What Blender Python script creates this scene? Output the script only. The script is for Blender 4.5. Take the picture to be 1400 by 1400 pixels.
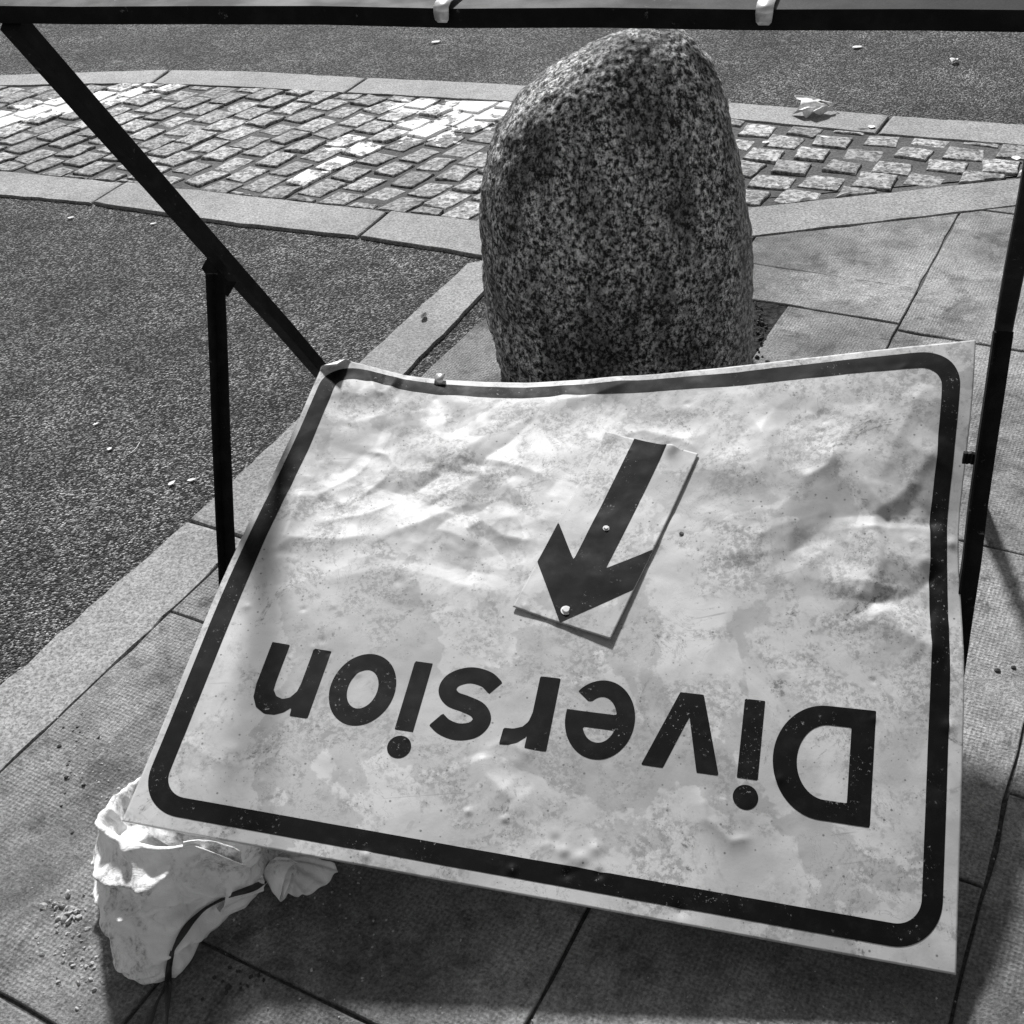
import bpy, bmesh, math, random
import numpy as np
from mathutils import Vector, Matrix, noise
from mathutils.bvhtree import BVHTree

for o in list(bpy.data.objects):
    bpy.data.objects.remove(o)
SC = bpy.context.scene
COL = SC.collection

# ------------------------------------------------------------------ camera
CAM_H = 1.45
F_PX, PITCH, ROLL, THETA = 1636.2, math.radians(37.265), math.radians(-5.291), math.radians(58.979)
_f = np.array([0, math.cos(PITCH), -math.sin(PITCH)])
_r = np.array([1.0, 0, 0])
_u = np.cross(_r, _f)
CR = math.cos(ROLL) * _r + math.sin(ROLL) * _u
CU = -math.sin(ROLL) * _r + math.cos(ROLL) * _u
CF = _f
cam_d = bpy.data.cameras.new('camera')
cam_d.sensor_width = 36.0
cam_d.lens = 36.0 * F_PX / 1400.0
cam_d.clip_start = 0.02
cam_d.clip_end = 500
cam = bpy.data.objects.new('camera', cam_d)
COL.objects.link(cam)
cam.matrix_world = Matrix([[CR[0], CU[0], -CF[0], 0], [CR[1], CU[1], -CF[1], 0],
                           [CR[2], CU[2], -CF[2], CAM_H], [0, 0, 0, 1]])
SC.camera = cam

# ------------------------------------------------------------------ world and sun
SUN_EL = math.radians(42)
SUN_AZ = math.radians(-6)          # measured from +Y, positive towards +X
wd = bpy.data.worlds.new('World')
SC.world = wd
wd.use_nodes = True
nt = wd.node_tree
bg = nt.nodes['Background']
sky = nt.nodes.new('ShaderNodeTexSky')
sky.sky_type = 'NISHITA'
sky.sun_disc = False
sky.sun_elevation = SUN_EL
sky.sun_rotation = SUN_AZ
hs = nt.nodes.new('ShaderNodeHueSaturation')
hs.inputs['Saturation'].default_value = 0.0     # black and white photograph
nt.links.new(sky.outputs[0], hs.inputs['Color'])
nt.links.new(hs.outputs[0], bg.inputs['Color'])
bg.inputs['Strength'].default_value = 0.056
sd = bpy.data.lights.new('sun', 'SUN')
sd.energy = 4.6
sd.angle = math.radians(6.0)
sd.color = (1.0, 1.0, 1.0)
sun = bpy.data.objects.new('sun', sd)
COL.objects.link(sun)
_sv = Vector((math.sin(SUN_AZ) * math.cos(SUN_EL), math.cos(SUN_AZ) * math.cos(SUN_EL), math.sin(SUN_EL)))
sun.rotation_euler = _sv.to_track_quat('Z', 'Y').to_euler()
sun.location = (0, 0, 5)
SC.view_settings.view_transform = 'Standard'
SC.view_settings.look = 'None'
SC.view_settings.gamma = 1.0
SC.view_settings.exposure = 0.6
SC.render.engine = 'CYCLES'

R = random.Random(7)
rng = np.random.default_rng(11)


# ------------------------------------------------------------------ helpers
def ray(x, y):
    return (x - 700) / F_PX * CR - (y - 700) / F_PX * CU + CF


def G(x, y, z=0.0):
    """point of the place at height z seen in that direction"""
    d = ray(x, y)
    return np.array([0, 0, CAM_H]) + d * ((z - CAM_H) / d[2])


def GY(x, y, Y):
    d = ray(x, y)
    return np.array([0, 0, CAM_H]) + d * (Y / d[1])


def pj(p):
    d = np.asarray(p, float) - [0, 0, CAM_H]
    return 700 + F_PX * (d @ CR) / (d @ CF), 700 - F_PX * (d @ CU) / (d @ CF)


AX = np.array([math.cos(THETA), math.sin(THETA)])
BX = np.array([-math.sin(THETA), math.cos(THETA)])


def AB(a, b):
    q = a * AX + b * BX
    return (q[0], q[1])


def P2(x, y):
    q = G(x, y)
    return (q[0], q[1])


def link(name, me, mat=None, parent=None):
    o = bpy.data.objects.new(name, me)
    COL.objects.link(o)
    if mat is not None and len(me.materials) == 0:
        me.materials.append(mat)
    if parent is not None:
        o.parent = parent
    return o


def mesh(name, verts, faces, smooth=False):
    me = bpy.data.meshes.new(name)
    me.from_pydata([tuple(map(float, v)) for v in verts], [], [tuple(int(i) for i in f) for f in faces])
    me.update()
    if smooth:
        me.polygons.foreach_set('use_smooth', [True] * len(me.polygons))
    return me


def tag(o, label, cat, group=None):
    o['label'] = label
    o['category'] = cat
    if group:
        o['group'] = group
    return o


def empty(name, loc=(0, 0, 0)):
    o = bpy.data.objects.new(name, None)
    o.empty_display_size = 0.05
    o.location = loc
    COL.objects.link(o)
    return o


def fbm(p, octs=4, lac=2.0, gain=0.5):
    s, a = 0.0, 1.0
    q = Vector(p)
    for _ in range(octs):
        s += a * noise.noise(q)
        a *= gain
        q = q * lac + Vector((3.1, 7.7, 1.3))
    return s


def bm_mesh(name, bm, smooth=False):
    me = bpy.data.meshes.new(name)
    bmesh.ops.recalc_face_normals(bm, faces=bm.faces)
    bm.to_mesh(me)
    bm.free()
    if smooth:
        me.polygons.foreach_set('use_smooth', [True] * len(me.polygons))
    return me


# ------------------------------------------------------------------ materials
class Mat:
    def __init__(self, name):
        self.m = bpy.data.materials.new(name)
        self.m.use_nodes = True
        self.t = self.m.node_tree
        self.b = self.t.nodes['Principled BSDF']
        self.b.inputs['Roughness'].default_value = 0.8
        self.pos = self.n('ShaderNodeNewGeometry').outputs['Position']

    def n(self, kind, **kw):
        x = self.t.nodes.new(kind)
        for k, v in kw.items():
            setattr(x, k, v)
        return x

    def l(self, a, b):
        if isinstance(a, (int, float)):
            b.default_value = a
        else:
            self.t.links.new(a, b)

    def map(self, scale=(1, 1, 1), rot=(0, 0, 0), loc=(0, 0, 0), src=None, kind='POINT'):
        x = self.n('ShaderNodeMapping', vector_type=kind)
        x.inputs['Scale'].default_value = scale
        x.inputs['Rotation'].default_value = rot
        x.inputs['Location'].default_value = loc
        self.l(src or self.pos, x.inputs['Vector'])
        return x.outputs[0]

    def noise(self, scale, detail=4, rough=0.55, src=None, dist=0.0):
        x = self.n('ShaderNodeTexNoise')
        x.inputs['Scale'].default_value = scale
        x.inputs['Detail'].default_value = detail
        x.inputs['Roughness'].default_value = rough
        x.inputs['Distortion'].default_value = dist
        self.l(src or self.pos, x.inputs['Vector'])
        return x.outputs[0]

    def voro(self, scale, feature='F1', out='Distance', src=None, rnd=1.0):
        x = self.n('ShaderNodeTexVoronoi', feature=feature)
        x.inputs['Scale'].default_value = scale
        x.inputs['Randomness'].default_value = rnd
        self.l(src or self.pos, x.inputs['Vector'])
        return x.outputs[out]

    def math(self, op, a, b=0.0, c=0.0, clamp=False):
        x = self.n('ShaderNodeMath', operation=op, use_clamp=clamp)
        self.l(a, x.inputs[0])
        self.l(b, x.inputs[1])
        if op in ('MULTIPLY_ADD', 'SMOOTH_MIN', 'SMOOTH_MAX'):
            self.l(c, x.inputs[2])
        return x.outputs[0]

    def ramp(self, src, lo, hi, a=0.0, b=1.0, smooth=True):
        x = self.n('ShaderNodeMapRange')
        x.interpolation_type = 'SMOOTHSTEP' if smooth else 'LINEAR'
        x.inputs['From Min'].default_value = lo
        x.inputs['From Max'].default_value = hi
        x.inputs['To Min'].default_value = a
        x.inputs['To Max'].default_value = b
        self.l(src, x.inputs['Value'])
        return x.outputs[0]

    def mix(self, fac, a, b):
        # scalar mix
        x = self.n('ShaderNodeMix', data_type='FLOAT')
        self.l(fac, x.inputs[0])
        self.l(a, x.inputs[2])
        self.l(b, x.inputs[3])
        return x.outputs[0]

    def sepx(self, col, ch='Red'):
        x = self.n('ShaderNodeSeparateColor')
        self.l(col, x.inputs[0])
        return x.outputs[ch]

    def objrand(self):
        return self.n('ShaderNodeObjectInfo').outputs['Random']

    def bump(self, h, dist, strength=1.0, prev=None):
        x = self.n('ShaderNodeBump')
        x.inputs['Strength'].default_value = strength
        x.inputs['Distance'].default_value = dist
        self.l(h, x.inputs['Height'])
        if prev is not None:
            self.t.links.new(prev, x.inputs['Normal'])
        return x.outputs[0]

    def out(self, grey, rough=None, normal=None, spec=None, metal=None):
        x = self.n('ShaderNodeCombineColor')
        for c in ('Red', 'Green', 'Blue'):
            self.l(grey, x.inputs[c])
        self.t.links.new(x.outputs[0], self.b.inputs['Base Color'])
        if rough is not None:
            self.l(rough, self.b.inputs['Roughness'])
        if normal is not None:
            self.t.links.new(normal, self.b.inputs['Normal'])
        if spec is not None:
            self.b.inputs['Specular IOR Level'].default_value = spec
        if metal is not None:
            self.b.inputs['Metallic'].default_value = metal
        return self.m


def mat_asphalt():
    m = Mat('asphalt')
    cell = m.sepx(m.voro(225, out='Color'))
    dist = m.voro(225)
    fine = m.noise(600, 2)
    big = m.noise(3.0, 4)
    patch = m.noise(14, 3)
    g = m.math('POWER', cell, 3.0)
    g = m.math('MULTIPLY_ADD', g, 0.30, 0.012)
    g = m.math('MULTIPLY', g, m.ramp(big, 0.3, 0.7, 0.72, 1.25))
    g = m.math('MULTIPLY', g, m.ramp(patch, 0.3, 0.7, 0.8, 1.2))
    g = m.math('MULTIPLY', g, m.ramp(fine, 0.3, 0.7, 0.7, 1.3))
    hgt = m.math('ADD', m.math('MULTIPLY', dist, -1.0), m.math('MULTIPLY', cell, 0.7))
    nb = m.bump(hgt, 0.006, 1.0)
    nb = m.bump(fine, 0.001, 0.5, nb)
    return m.out(g, 0.85, nb, spec=0.2)


def mat_stone(name, lo, hi, grain=320, big=2.2, speck=0.35, bump=0.0012, rnd=0.25, dirt=0.35):
    m = Mat(name)
    v = m.sepx(m.voro(grain, out='Color'))
    n1 = m.noise(grain * 0.45, 4, 0.65)
    n2 = m.noise(big, 5, 0.6)
    n3 = m.noise(22, 5, 0.65)
    g = m.mix(m.ramp(n1, 0.32, 0.68), lo, hi)
    g = m.math('MULTIPLY', g, m.ramp(v, 0.0, 0.55, 1.0 - speck, 1.08))
    g = m.math('MULTIPLY', g, m.ramp(n2, 0.34, 0.62, 1.0 - dirt, 1.06))
    g = m.math('MULTIPLY', g, m.ramp(n3, 0.3, 0.6, 0.82, 1.05))
    g = m.math('MULTIPLY', g, m.ramp(m.objrand(), 0, 1, 1 - rnd, 1 + rnd * 0.6, False))
    nb = m.bump(n1, bump, 0.9)
    nb = m.bump(m.noise(60, 5, 0.7), bump * 3, 0.5, nb)
    return m, g, nb


def paint_mask(m, ells, thr=1.0):
    """weathered white road paint: a few blotches with torn edges, in ground metres"""
    nz = m.noise(26, 5, 0.6)
    nz2 = m.noise(7, 3)
    best = None
    for (cx, cy, rot, ra, rb) in ells:
        v = m.map(scale=(ra, rb, 1e3), rot=(0, 0, rot), loc=(cx, cy, 0), kind='TEXTURE')
        ln = m.n('ShaderNodeVectorMath', operation='LENGTH')
        m.l(v, ln.inputs[0])
        d = ln.outputs['Value']
        best = d if best is None else m.math('MINIMUM', best, d)
    best = m.math('ADD', best, m.math('MULTIPLY', m.math('SUBTRACT', nz, 0.5), 4.2))
    best = m.math('ADD', best, m.math('MULTIPLY', m.math('SUBTRACT', nz2, 0.5), 1.2))
    return m.ramp(best, thr - 0.05, thr + 0.05, 1.0, 0.0)


def ell(p, q, w):
    p, q = np.array(P2(*p)), np.array(P2(*q))
    c = (p + q) / 2
    d = q - p
    return (c[0], c[1], math.atan2(d[1], d[0]), np.linalg.norm(d) / 2 * 1.15, w)


ELLS = [ell((-60, 178), (205, 122), 0.10), ell((610, 148), (700, 150), 0.15), ell((560, 172), (615, 186), 0.10), ell((530, 150), (600, 145), 0.05),
        ell((450, 205), (490, 192), 0.05), ell((640, 178), (660, 150), 0.08)]


def mat_sett(full=False):
    m, g, nb = mat_stone('sett_granite_painted' if full else 'sett_granite', 0.11, 0.46, grain=120, speck=0.75, bump=0.003, rnd=0.34, dirt=0.25)
    if full:
        mk = m.ramp(m.noise(24, 5, 0.6), 0.47, 0.50)
    else:
        mk = paint_mask(m, ELLS)
    pw = m.math('MULTIPLY', m.ramp(m.noise(70, 4), 0.3, 0.6, 0.85, 1.0), 0.74)
    g = m.mix(mk, g, pw)
    return m.out(g, 0.8, nb)


def mat_bed():
    m, g, nb = mat_stone('sett_joint_grit', 0.035, 0.10, grain=260, speck=0.5, bump=0.003, rnd=0, dirt=0.4)
    mk = m.math('MULTIPLY', paint_mask(m, ELLS, 0.95), 0.9)
    g = m.mix(mk, g, 0.6)
    return m.out(g, 0.9, nb)


def mat_slab():
    m, g, nb = mat_stone('slab_concrete', 0.22, 0.40, grain=380, big=2.0, speck=0.25, bump=0.0008, rnd=0.13, dirt=0.5)
    v = m.map(rot=(0, 0, -THETA + math.radians(45)))
    sx = m.n('ShaderNodeSeparateXYZ')
    m.l(v, sx.inputs[0])
    k = 2 * math.pi / 0.0098
    h = m.math('MULTIPLY', m.math('SINE', m.math('MULTIPLY', sx.outputs[0], k)), m.math('SINE', m.math('MULTIPLY', sx.outputs[1], k)))
    wear = m.ramp(m.noise(5, 4), 0.35, 0.6, 0.25, 1.0)
    h = m.math('MULTIPLY', h, wear)
    h = m.math('ADD', h, m.math('MULTIPLY', m.math('SUBTRACT', m.noise(300, 4, 0.8), 0.5), 5.0))
    g = m.math('MULTIPLY', g, m.ramp(h, -1, 1, 0.80, 1.15, False))
    # ingrained dirt, stains
    st = m.ramp(m.noise(6.5, 6, 0.7, dist=0.6), 0.50, 0.66)
    g = m.math('MULTIPLY', g, m.mix(st, 1.0, 0.50))
    st2 = m.ramp(m.noise(1.7, 6, 0.7, dist=0.8, src=m.map(loc=(3, 9, 0))), 0.42, 0.60)
    g = m.math('MULTIPLY', g, m.mix(st2, 1.05, 0.66))
    st3 = m.math('MULTIPLY', m.ramp(m.noise(28, 6, 0.75), 0.52, 0.64), m.ramp(m.noise(4, 3), 0.4, 0.6))
    g = m.math('MULTIPLY', g, m.mix(st3, 1.0, 0.55))
    sp = m.ramp(m.voro(16), 0.05, 0.09, 0.45, 1.0)
    sel = m.math('GREATER_THAN', m.sepx(m.voro(16, out='Color')), 0.86)
    g = m.math('MULTIPLY', g, m.mix(sel, 1.0, sp))
    nb = m.bump(h, 0.0008, 1.0, nb)
    return m.out(g, 0.85, nb, spec=0.3)


def mat_boulder():
    m = Mat('boulder_granite')
    v = m.map(scale=(1, 1, 0.75))
    n1 = m.noise(108, 6, 0.78, v)
    n0 = m.noise(34, 5, 0.65, v)
    c1 = m.sepx(m.voro(190, out='Color', src=v))
    streak = m.noise(1, 5, 0.6, m.map(scale=(11, 11, 2.6)))
    g = m.mix(m.ramp(n1, 0.43, 0.60), 0.010, 0.80)
    g = m.math('MULTIPLY', g, m.ramp(c1, 0.0, 0.7, 0.55, 1.15))
    g = m.math('MULTIPLY', g, m.ramp(n0, 0.34, 0.6, 0.55, 1.1))
    g = m.math('MULTIPLY', g, m.ramp(streak, 0.40, 0.58, 0.45, 1.1))
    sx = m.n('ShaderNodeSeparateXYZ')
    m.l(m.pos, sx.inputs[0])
    lit_side = m.ramp(m.math('ADD', sx.outputs[0], m.math('MULTIPLY', m.math('SUBTRACT', n0, 0.5), 0.10)), 0.50, 0.545)  # right side of the stone: light falling there is painted into the colour
    g = m.mix(m.math('MULTIPLY', lit_side, 0.55), g, m.ramp(n1, 0.3, 0.7, 0.10, 0.34))
    nb = m.bump(n1, 0.010, 0.9)
    nb = m.bump(m.noise(260, 3, 0.6), 0.002, 0.7, nb)
    return m.out(g, 0.72, nb, spec=0.4)


def mat_sign():
    m = Mat('sign_face')
    n1 = m.noise(5.5, 6, 0.62, dist=0.5)
    n2 = m.noise(120, 4, 0.75)
    n3 = m.noise(11, 5, 0.7, dist=0.8)
    v = m.voro(75)
    vc = m.sepx(m.voro(75, out='Color'))
    g = m.ramp(n1, 0.40, 0.60, 0.36, 0.47)
    # patches where the reflective film has dulled, with crisp edges
    dull = m.ramp(m.math('ADD', m.noise(3.6, 5, 0.6, dist=0.4, src=m.map(loc=(7, 2, 0))), m.math('MULTIPLY', n2, 0.06)), 0.565, 0.585)
    g = m.math('MULTIPLY', g, m.mix(dull, 1.0, 0.76))
    # film of grime, speckled
    film = m.math('MULTIPLY', m.ramp(n3, 0.44, 0.60), m.ramp(n2, 0.42, 0.58))
    g = m.mix(m.math('MULTIPLY', film, 0.65), g, 0.17)
    spot = m.math('MULTIPLY', m.ramp(v, 0.08, 0.17, 1, 0), m.math('GREATER_THAN', vc, 0.72))
    g = m.mix(m.math('MULTIPLY', spot, 0.75), g, 0.08)
    v2 = m.voro(190)
    sp2 = m.math('MULTIPLY', m.ramp(v2, 0.12, 0.26, 1, 0), m.math('GREATER_THAN', m.sepx(m.voro(190, out='Color')), 0.80))
    g = m.mix(m.math('MULTIPLY', sp2, m.ramp(n3, 0.35, 0.55, 0.1, 0.75)), g, 0.10)
    heavy = m.ramp(m.noise(9, 7, 0.75, dist=1.2, src=m.map(loc=(4.2, 1.3, 0))), 0.60, 0.67)
    g = m.mix(m.math('MULTIPLY', heavy, m.ramp(n2, 0.38, 0.58, 0.15, 0.9)), g, 0.10)
    vein = m.ramp(m.math('ABSOLUTE', m.math('SUBTRACT', m.noise(13, 6, 0.7, dist=1.5), 0.5)), 0.0, 0.010, 1.0, 0.0)
    g = m.mix(m.math('MULTIPLY', m.math('MULTIPLY', vein, m.ramp(n1, 0.48, 0.62)), 0.6), g, 0.14)
    # long scratches
    sv = m.map(scale=(3, 160, 3), rot=(0, 0, 0.5))
    sc = m.math('MULTIPLY', m.ramp(m.noise(1, 2, 0.5, sv), 0.70, 0.74), m.ramp(m.noise(6, 2), 0.55, 0.6))
    g = m.mix(m.math('MULTIPLY', sc, 0.5), g, 0.2)
    nb = m.bump(m.noise(260, 3), 0.0003, 0.4)
    return m.out(g, m.ramp(n3, 0.35, 0.65, 0.5, 0.64), nb, spec=0.25)


def mat_vinyl():
    m = Mat('black_vinyl')
    n = m.noise(170, 4, 0.8)
    mk = m.ramp(n, 0.61, 0.66)
    n2 = m.ramp(m.noise(14, 5, 0.65), 0.5, 0.62)
    g = m.mix(m.math('MULTIPLY', mk, m.math('MULTIPLY', n2, 0.8)), 0.004, 0.30)
    dust = m.ramp(m.noise(30, 5, 0.7), 0.45, 0.75, 0.0, 0.006)
    g = m.math('ADD', g, dust)
    return m.out(g, m.ramp(m.noise(20, 4), 0.3, 0.7, 0.5, 0.66), None, spec=0.07)


def mat_metal_black():
    m = Mat('black_painted_steel')
    n = m.noise(90, 5, 0.75)
    big = m.noise(14, 3)
    mk = m.math('MULTIPLY', m.ramp(n, 0.62, 0.68), m.ramp(big, 0.5, 0.6))
    g = m.mix(mk, 0.006, 0.11)
    g = m.math('ADD', g, m.ramp(m.noise(40, 4), 0.4, 0.8, 0, 0.008))
    nb = m.bump(m.noise(240, 3), 0.0004, 0.5)
    return m.out(g, m.ramp(big, 0.3, 0.7, 0.5, 0.7), nb, spec=0.10)


def mat_plain(name, grey, rough, metal=0.0, var=0.15, scale=60, bump=0.0, spec=0.5):
    m = Mat(name)
    g = m.math('MULTIPLY', m.ramp(m.noise(scale, 5, 0.65), 0.3, 0.7, 1 - var, 1 + var), grey)
    nb = m.bump(m.noise(scale * 4, 4), bump, 0.8) if bump else None
    return m.out(g, rough, nb, spec=spec, metal=metal)


def mat_bag():
    m = Mat('sandbag_cloth')
    n = m.noise(16, 6, 0.65)
    d = m.ramp(m.noise(10, 6, 0.7, dist=0.7), 0.48, 0.62)
    w1 = m.noise(1, 2, 0.5, m.map(scale=(60, 900, 60)))
    w2 = m.noise(1, 2, 0.5, m.map(scale=(900, 60, 60)))
    g = m.ramp(n, 0.3, 0.7, 0.70, 0.84)
    g = m.mix(m.math('MULTIPLY', d, m.ramp(m.noise(150, 4, 0.7), 0.4, 0.65, 0.15, 0.85)), g, 0.20)
    nb = m.bump(m.math('ADD', w1, w2), 0.0009, 0.7)
    cr_ = m.math('ABSOLUTE', m.math('SUBTRACT', m.noise(20, 2, 0.5, dist=0.5), 0.5))
    nb = m.bump(cr_, 0.018, 0.7, nb)
    nb = m.bump(m.noise(46, 3, 0.5), 0.004, 0.6, nb)
    m.b.inputs['Subsurface Weight'].default_value = 0.0
    m.b.inputs['Subsurface Radius'].default_value = (1, 1, 1)
    m.b.inputs['Subsurface Scale'].default_value = 0.02
    return m.out(g, 0.85, nb, spec=0.2)


def mat_soil():
    m, g, nb = mat_stone('soil', 0.008, 0.05, grain=110, speck=0.7, bump=0.012, rnd=0, dirt=0.4)
    return m.out(g, 0.95, nb, spec=0.2)


M_ASPH = mat_asphalt()
M_SETT = mat_sett()
M_SETTP = mat_sett(True)
M_BED = mat_bed()
_m, _g, _n = mat_stone('kerb_granite', 0.14, 0.30, grain=300, speck=0.45, bump=0.0012, rnd=0.10, dirt=0.22)
M_KERB = _m.out(_g, 0.8, _n)
M_SLAB = mat_slab()
M_SOIL = mat_soil()
_m, _g, _n = mat_stone('joint_dirt', 0.035, 0.09, grain=300, speck=0.4, bump=0.002, rnd=0)
M_JOINT = _m.out(_g, 0.95, _n)
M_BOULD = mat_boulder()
M_SIGN = mat_sign()
M_BACK = mat_plain('bare_aluminium', 0.55, 0.45, 0.6, 0.12)
M_VINYL = mat_vinyl()
M_STEEL = mat_metal_black()
M_CLIP = mat_plain('galvanised_clip', 0.62, 0.35, 0.7, 0.15)
M_BAG = mat_bag()
M_CORD = mat_plain('black_strap', 0.012, 0.5, 0, 0.3)
M_LEAFP = mat_plain('dry_leaf_pale', 0.62, 0.7, 0, 0.25, 90, 0.001)
M_LEAFD = mat_plain('dry_leaf_dark', 0.06, 0.8, 0, 0.4, 90, 0.001)
M_CHIP = mat_plain('mortar_chip', 0.34, 0.9, 0, 0.4, 150, 0.001)
M_CHIPD = mat_plain('tar_chip', 0.03, 0.9, 0, 0.4, 150, 0.001)


# ------------------------------------------------------------------ the ground
def sheet_grid(name, x0, x1, y0, y1, z, mat):
    me = mesh(name, [(x0, y0, z), (x1, y0, z), (x1, y1, z), (x0, y1, z)], [(0, 1, 2, 3)])
    o = link(name, me, mat)
    o['kind'] = 'structure'
    return o


road = sheet_grid('road', -60, 60, -40, 90, -0.003, M_ASPH)


def clip(poly, p, nrm):
    """keep the part of poly where (x-p).nrm >= 0"""
    out = []
    n = len(poly)
    for i in range(n):
        a, b = np.array(poly[i]), np.array(poly[(i + 1) % n])
        da, db = (a - p) @ nrm, (b - p) @ nrm
        if da >= 0:
            out.append(tuple(a))
        if (da > 0) != (db > 0) and abs(da - db) > 1e-12:
            out.append(tuple(a + (b - a) * (da / (da - db))))
    return out


def area(poly):
    return 0.5 * sum(poly[i][0] * poly[(i + 1) % len(poly)][1] - poly[(i + 1) % len(poly)][0] * poly[i][1] for i in range(len(poly)))


def stone(name, poly, top, mat, parent, step=0.08, jit=0.001, bev=0.004, tilt=0.0, depth=0.03, dome=0.0, chip=0.0):
    """a paving piece with a weathered arris: skirt, rounded edge, top"""
    if area(poly) < 0:
        poly = poly[::-1]
    ring = []
    n = len(poly)
    for i in range(n):
        a, b = np.array(poly[i]), np.array(poly[(i + 1) % n])
        L = np.linalg.norm(b - a)
        k = max(1, int(L / step))
        for j in range(k):
            t = j / k
            q = a + (b - a) * t
            nn = np.array([b[1] - a[1], a[0] - b[0]]) / max(L, 1e-9)
            q = q + nn * (R.uniform(-1, 1) * jit - (R.random() < 0.18) * R.random() * chip)
            ring.append(q)
    ring = np.array(ring)
    c = ring.mean(0)
    m = len(ring)
    rad = max(0.01, np.linalg.norm(ring - c, axis=1).mean())
    tx, ty = R.uniform(-tilt, tilt), R.uniform(-tilt, tilt)

    def zz(q, base):
        return base + tx * (q[0] - c[0]) + ty * (q[1] - c[1])
    verts, faces = [], []
    lev = [(1.0, -depth, 0), (1.0, -bev, 0), (1 - 0.3 * bev / rad, -bev * 0.35, 0.2), (1 - 1.1 * bev / rad, 0, 0.3)]
    if dome:
        lev += [(0.62, dome, 1.0), (0.3, dome * 1.2, 1.0)]
    for s, dz, nzv in lev:
        for q in ring:
            p = c + (q - c) * s
            z = (zz(p, top) + dz) if dz > -depth + 1e-9 else top - depth
            if nzv and dome:
                z += R.uniform(-1, 1) * 0.0012
            verts.append((p[0], p[1], z))
    for r in range(len(lev) - 1):
        for i in range(m):
            j = (i + 1) % m
            faces.append((r * m + i, r * m + j, (r + 1) * m + j, (r + 1) * m + i))
    faces.append([(len(lev) - 1) * m + i for i in range(m)])
    me = mesh(name, verts, faces)
    return link(name, me, mat, parent)


# ---- pavement of concrete slabs
K = CAM_H
kr0, kr1 = np.array(P2(1025, 326)), np.array(P2(1381, 284))
kd = (kr1 - kr0) / np.linalg.norm(kr1 - kr0)
kn = np.array([kd[1], -kd[0]])                 # towards the camera
PIT = (1.86, 2.636, 0.735, 1.21)               # a0,a1,b0,b1
me = mesh('pavement', [(*AB(a, b), -0.0005) for a, b in ((-2, -6), (7.5, -6), (7.5, 1.42), (2.70, 1.42), (-2, 1.42))][:0] +
          [(*q, -0.0005) for q in (AB(-2, -6), *[tuple(kr0 + kd * t + kn * 0.01) for t in (9.0, -0.12)], AB(2.62, 1.42), AB(-2, 1.42))],
          [(0, 1, 2, 3, 4)])
pavement = link('pavement', me, M_JOINT)
pavement['kind'] = 'structure'

rows = [(-0.012 - 0.329 * i, 0.317 - 0.329 * i) for i in range(9)][::-1] + [(0.317, 0.646), (0.646, 0.984)]
offs = {(0.646, 0.984): 0.284, (0.317, 0.646): 0.411}
GAP = 0.0022
nrow = len(rows)
for ri, (b0, b1) in enumerate(rows):
    k = nrow - 1 - ri
    off = {0: 0.2845, 1: 0.4115, 2: 0.776 - 0.51, 3: 0.900 - 0.51}.get(k, (0.13 * k * 1.7) % 0.51)
    ln = {0: 0.4845, 1: 0.5133, 2: 0.511}.get(k, 0.51)
    for i in range(-4, 9):
        a0, a1 = (off + i * ln) * K, (off + (i + 1) * ln) * K
        if a1 < -0.9 or a0 > 4.6:
            continue
        B0, B1 = b0 * K, b1 * K
        rects = [(a0, a1, B0, B1)]
        # leave out the planting pit of the boulder
        if not (a1 <= PIT[0] or a0 >= PIT[1] or B1 <= PIT[2] or B0 >= PIT[3]):
            rects = []
            if a0 < PIT[0]:
                rects.append((a0, PIT[0], B0, B1))
            if a1 > PIT[1]:
                rects.append((PIT[1], a1, B0, B1))
            m0, m1 = max(a0, PIT[0]), min(a1, PIT[1])
            if B0 < PIT[2]:
                rects.append((m0, m1, B0, PIT[2]))
            if B1 > PIT[3]:
                rects.append((m0, m1, PIT[3], B1))
        for (x0, x1, y0, y1) in rects:
            if x1 - x0 < 0.03 or y1 - y0 < 0.03:
                continue
            g = GAP
            poly = [AB(x0 + g, y0 + g), AB(x1 - g, y0 + g), AB(x1 - g, y1 - g), AB(x0 + g, y1 - g)]
            poly = clip(poly, kr0 + kn * 0.006, kn)
            if len(poly) < 3 or abs(area(poly)) < 0.004:
                continue
            stone('paving_slab', poly, 0.006 + R.uniform(-0.0015, 0.0015), M_SLAB, pavement, step=0.05, jit=0.0012, bev=0.003, tilt=0.003, chip=0.004)

# kerb along the carriageway strip
kb0, kb1 = 0.9850 * K, 1.09 * K
edges = [-1.6, -0.35, 0.931 * K, 1.86 * K - 0.02]
for a0, a1 in zip(edges[:-1], edges[1:]):
    poly = [AB(a0 + 0.003, kb0), AB(a1 - 0.003, kb0), AB(a1 - 0.003, kb1), AB(a0 + 0.003, kb1)]
    if a1 > 2.6:
        poly = [AB(a0 + 0.003, kb0), P2(690, 372), P2(668, 356), P2(640, 362), P2(612, 388), AB(a0 + 0.003, kb1)]
    stone('kerb_stone', poly, 0.007, M_KERB, pavement, step=0.04, jit=0.002, bev=0.005, tilt=0.002, chip=0.006)

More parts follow.
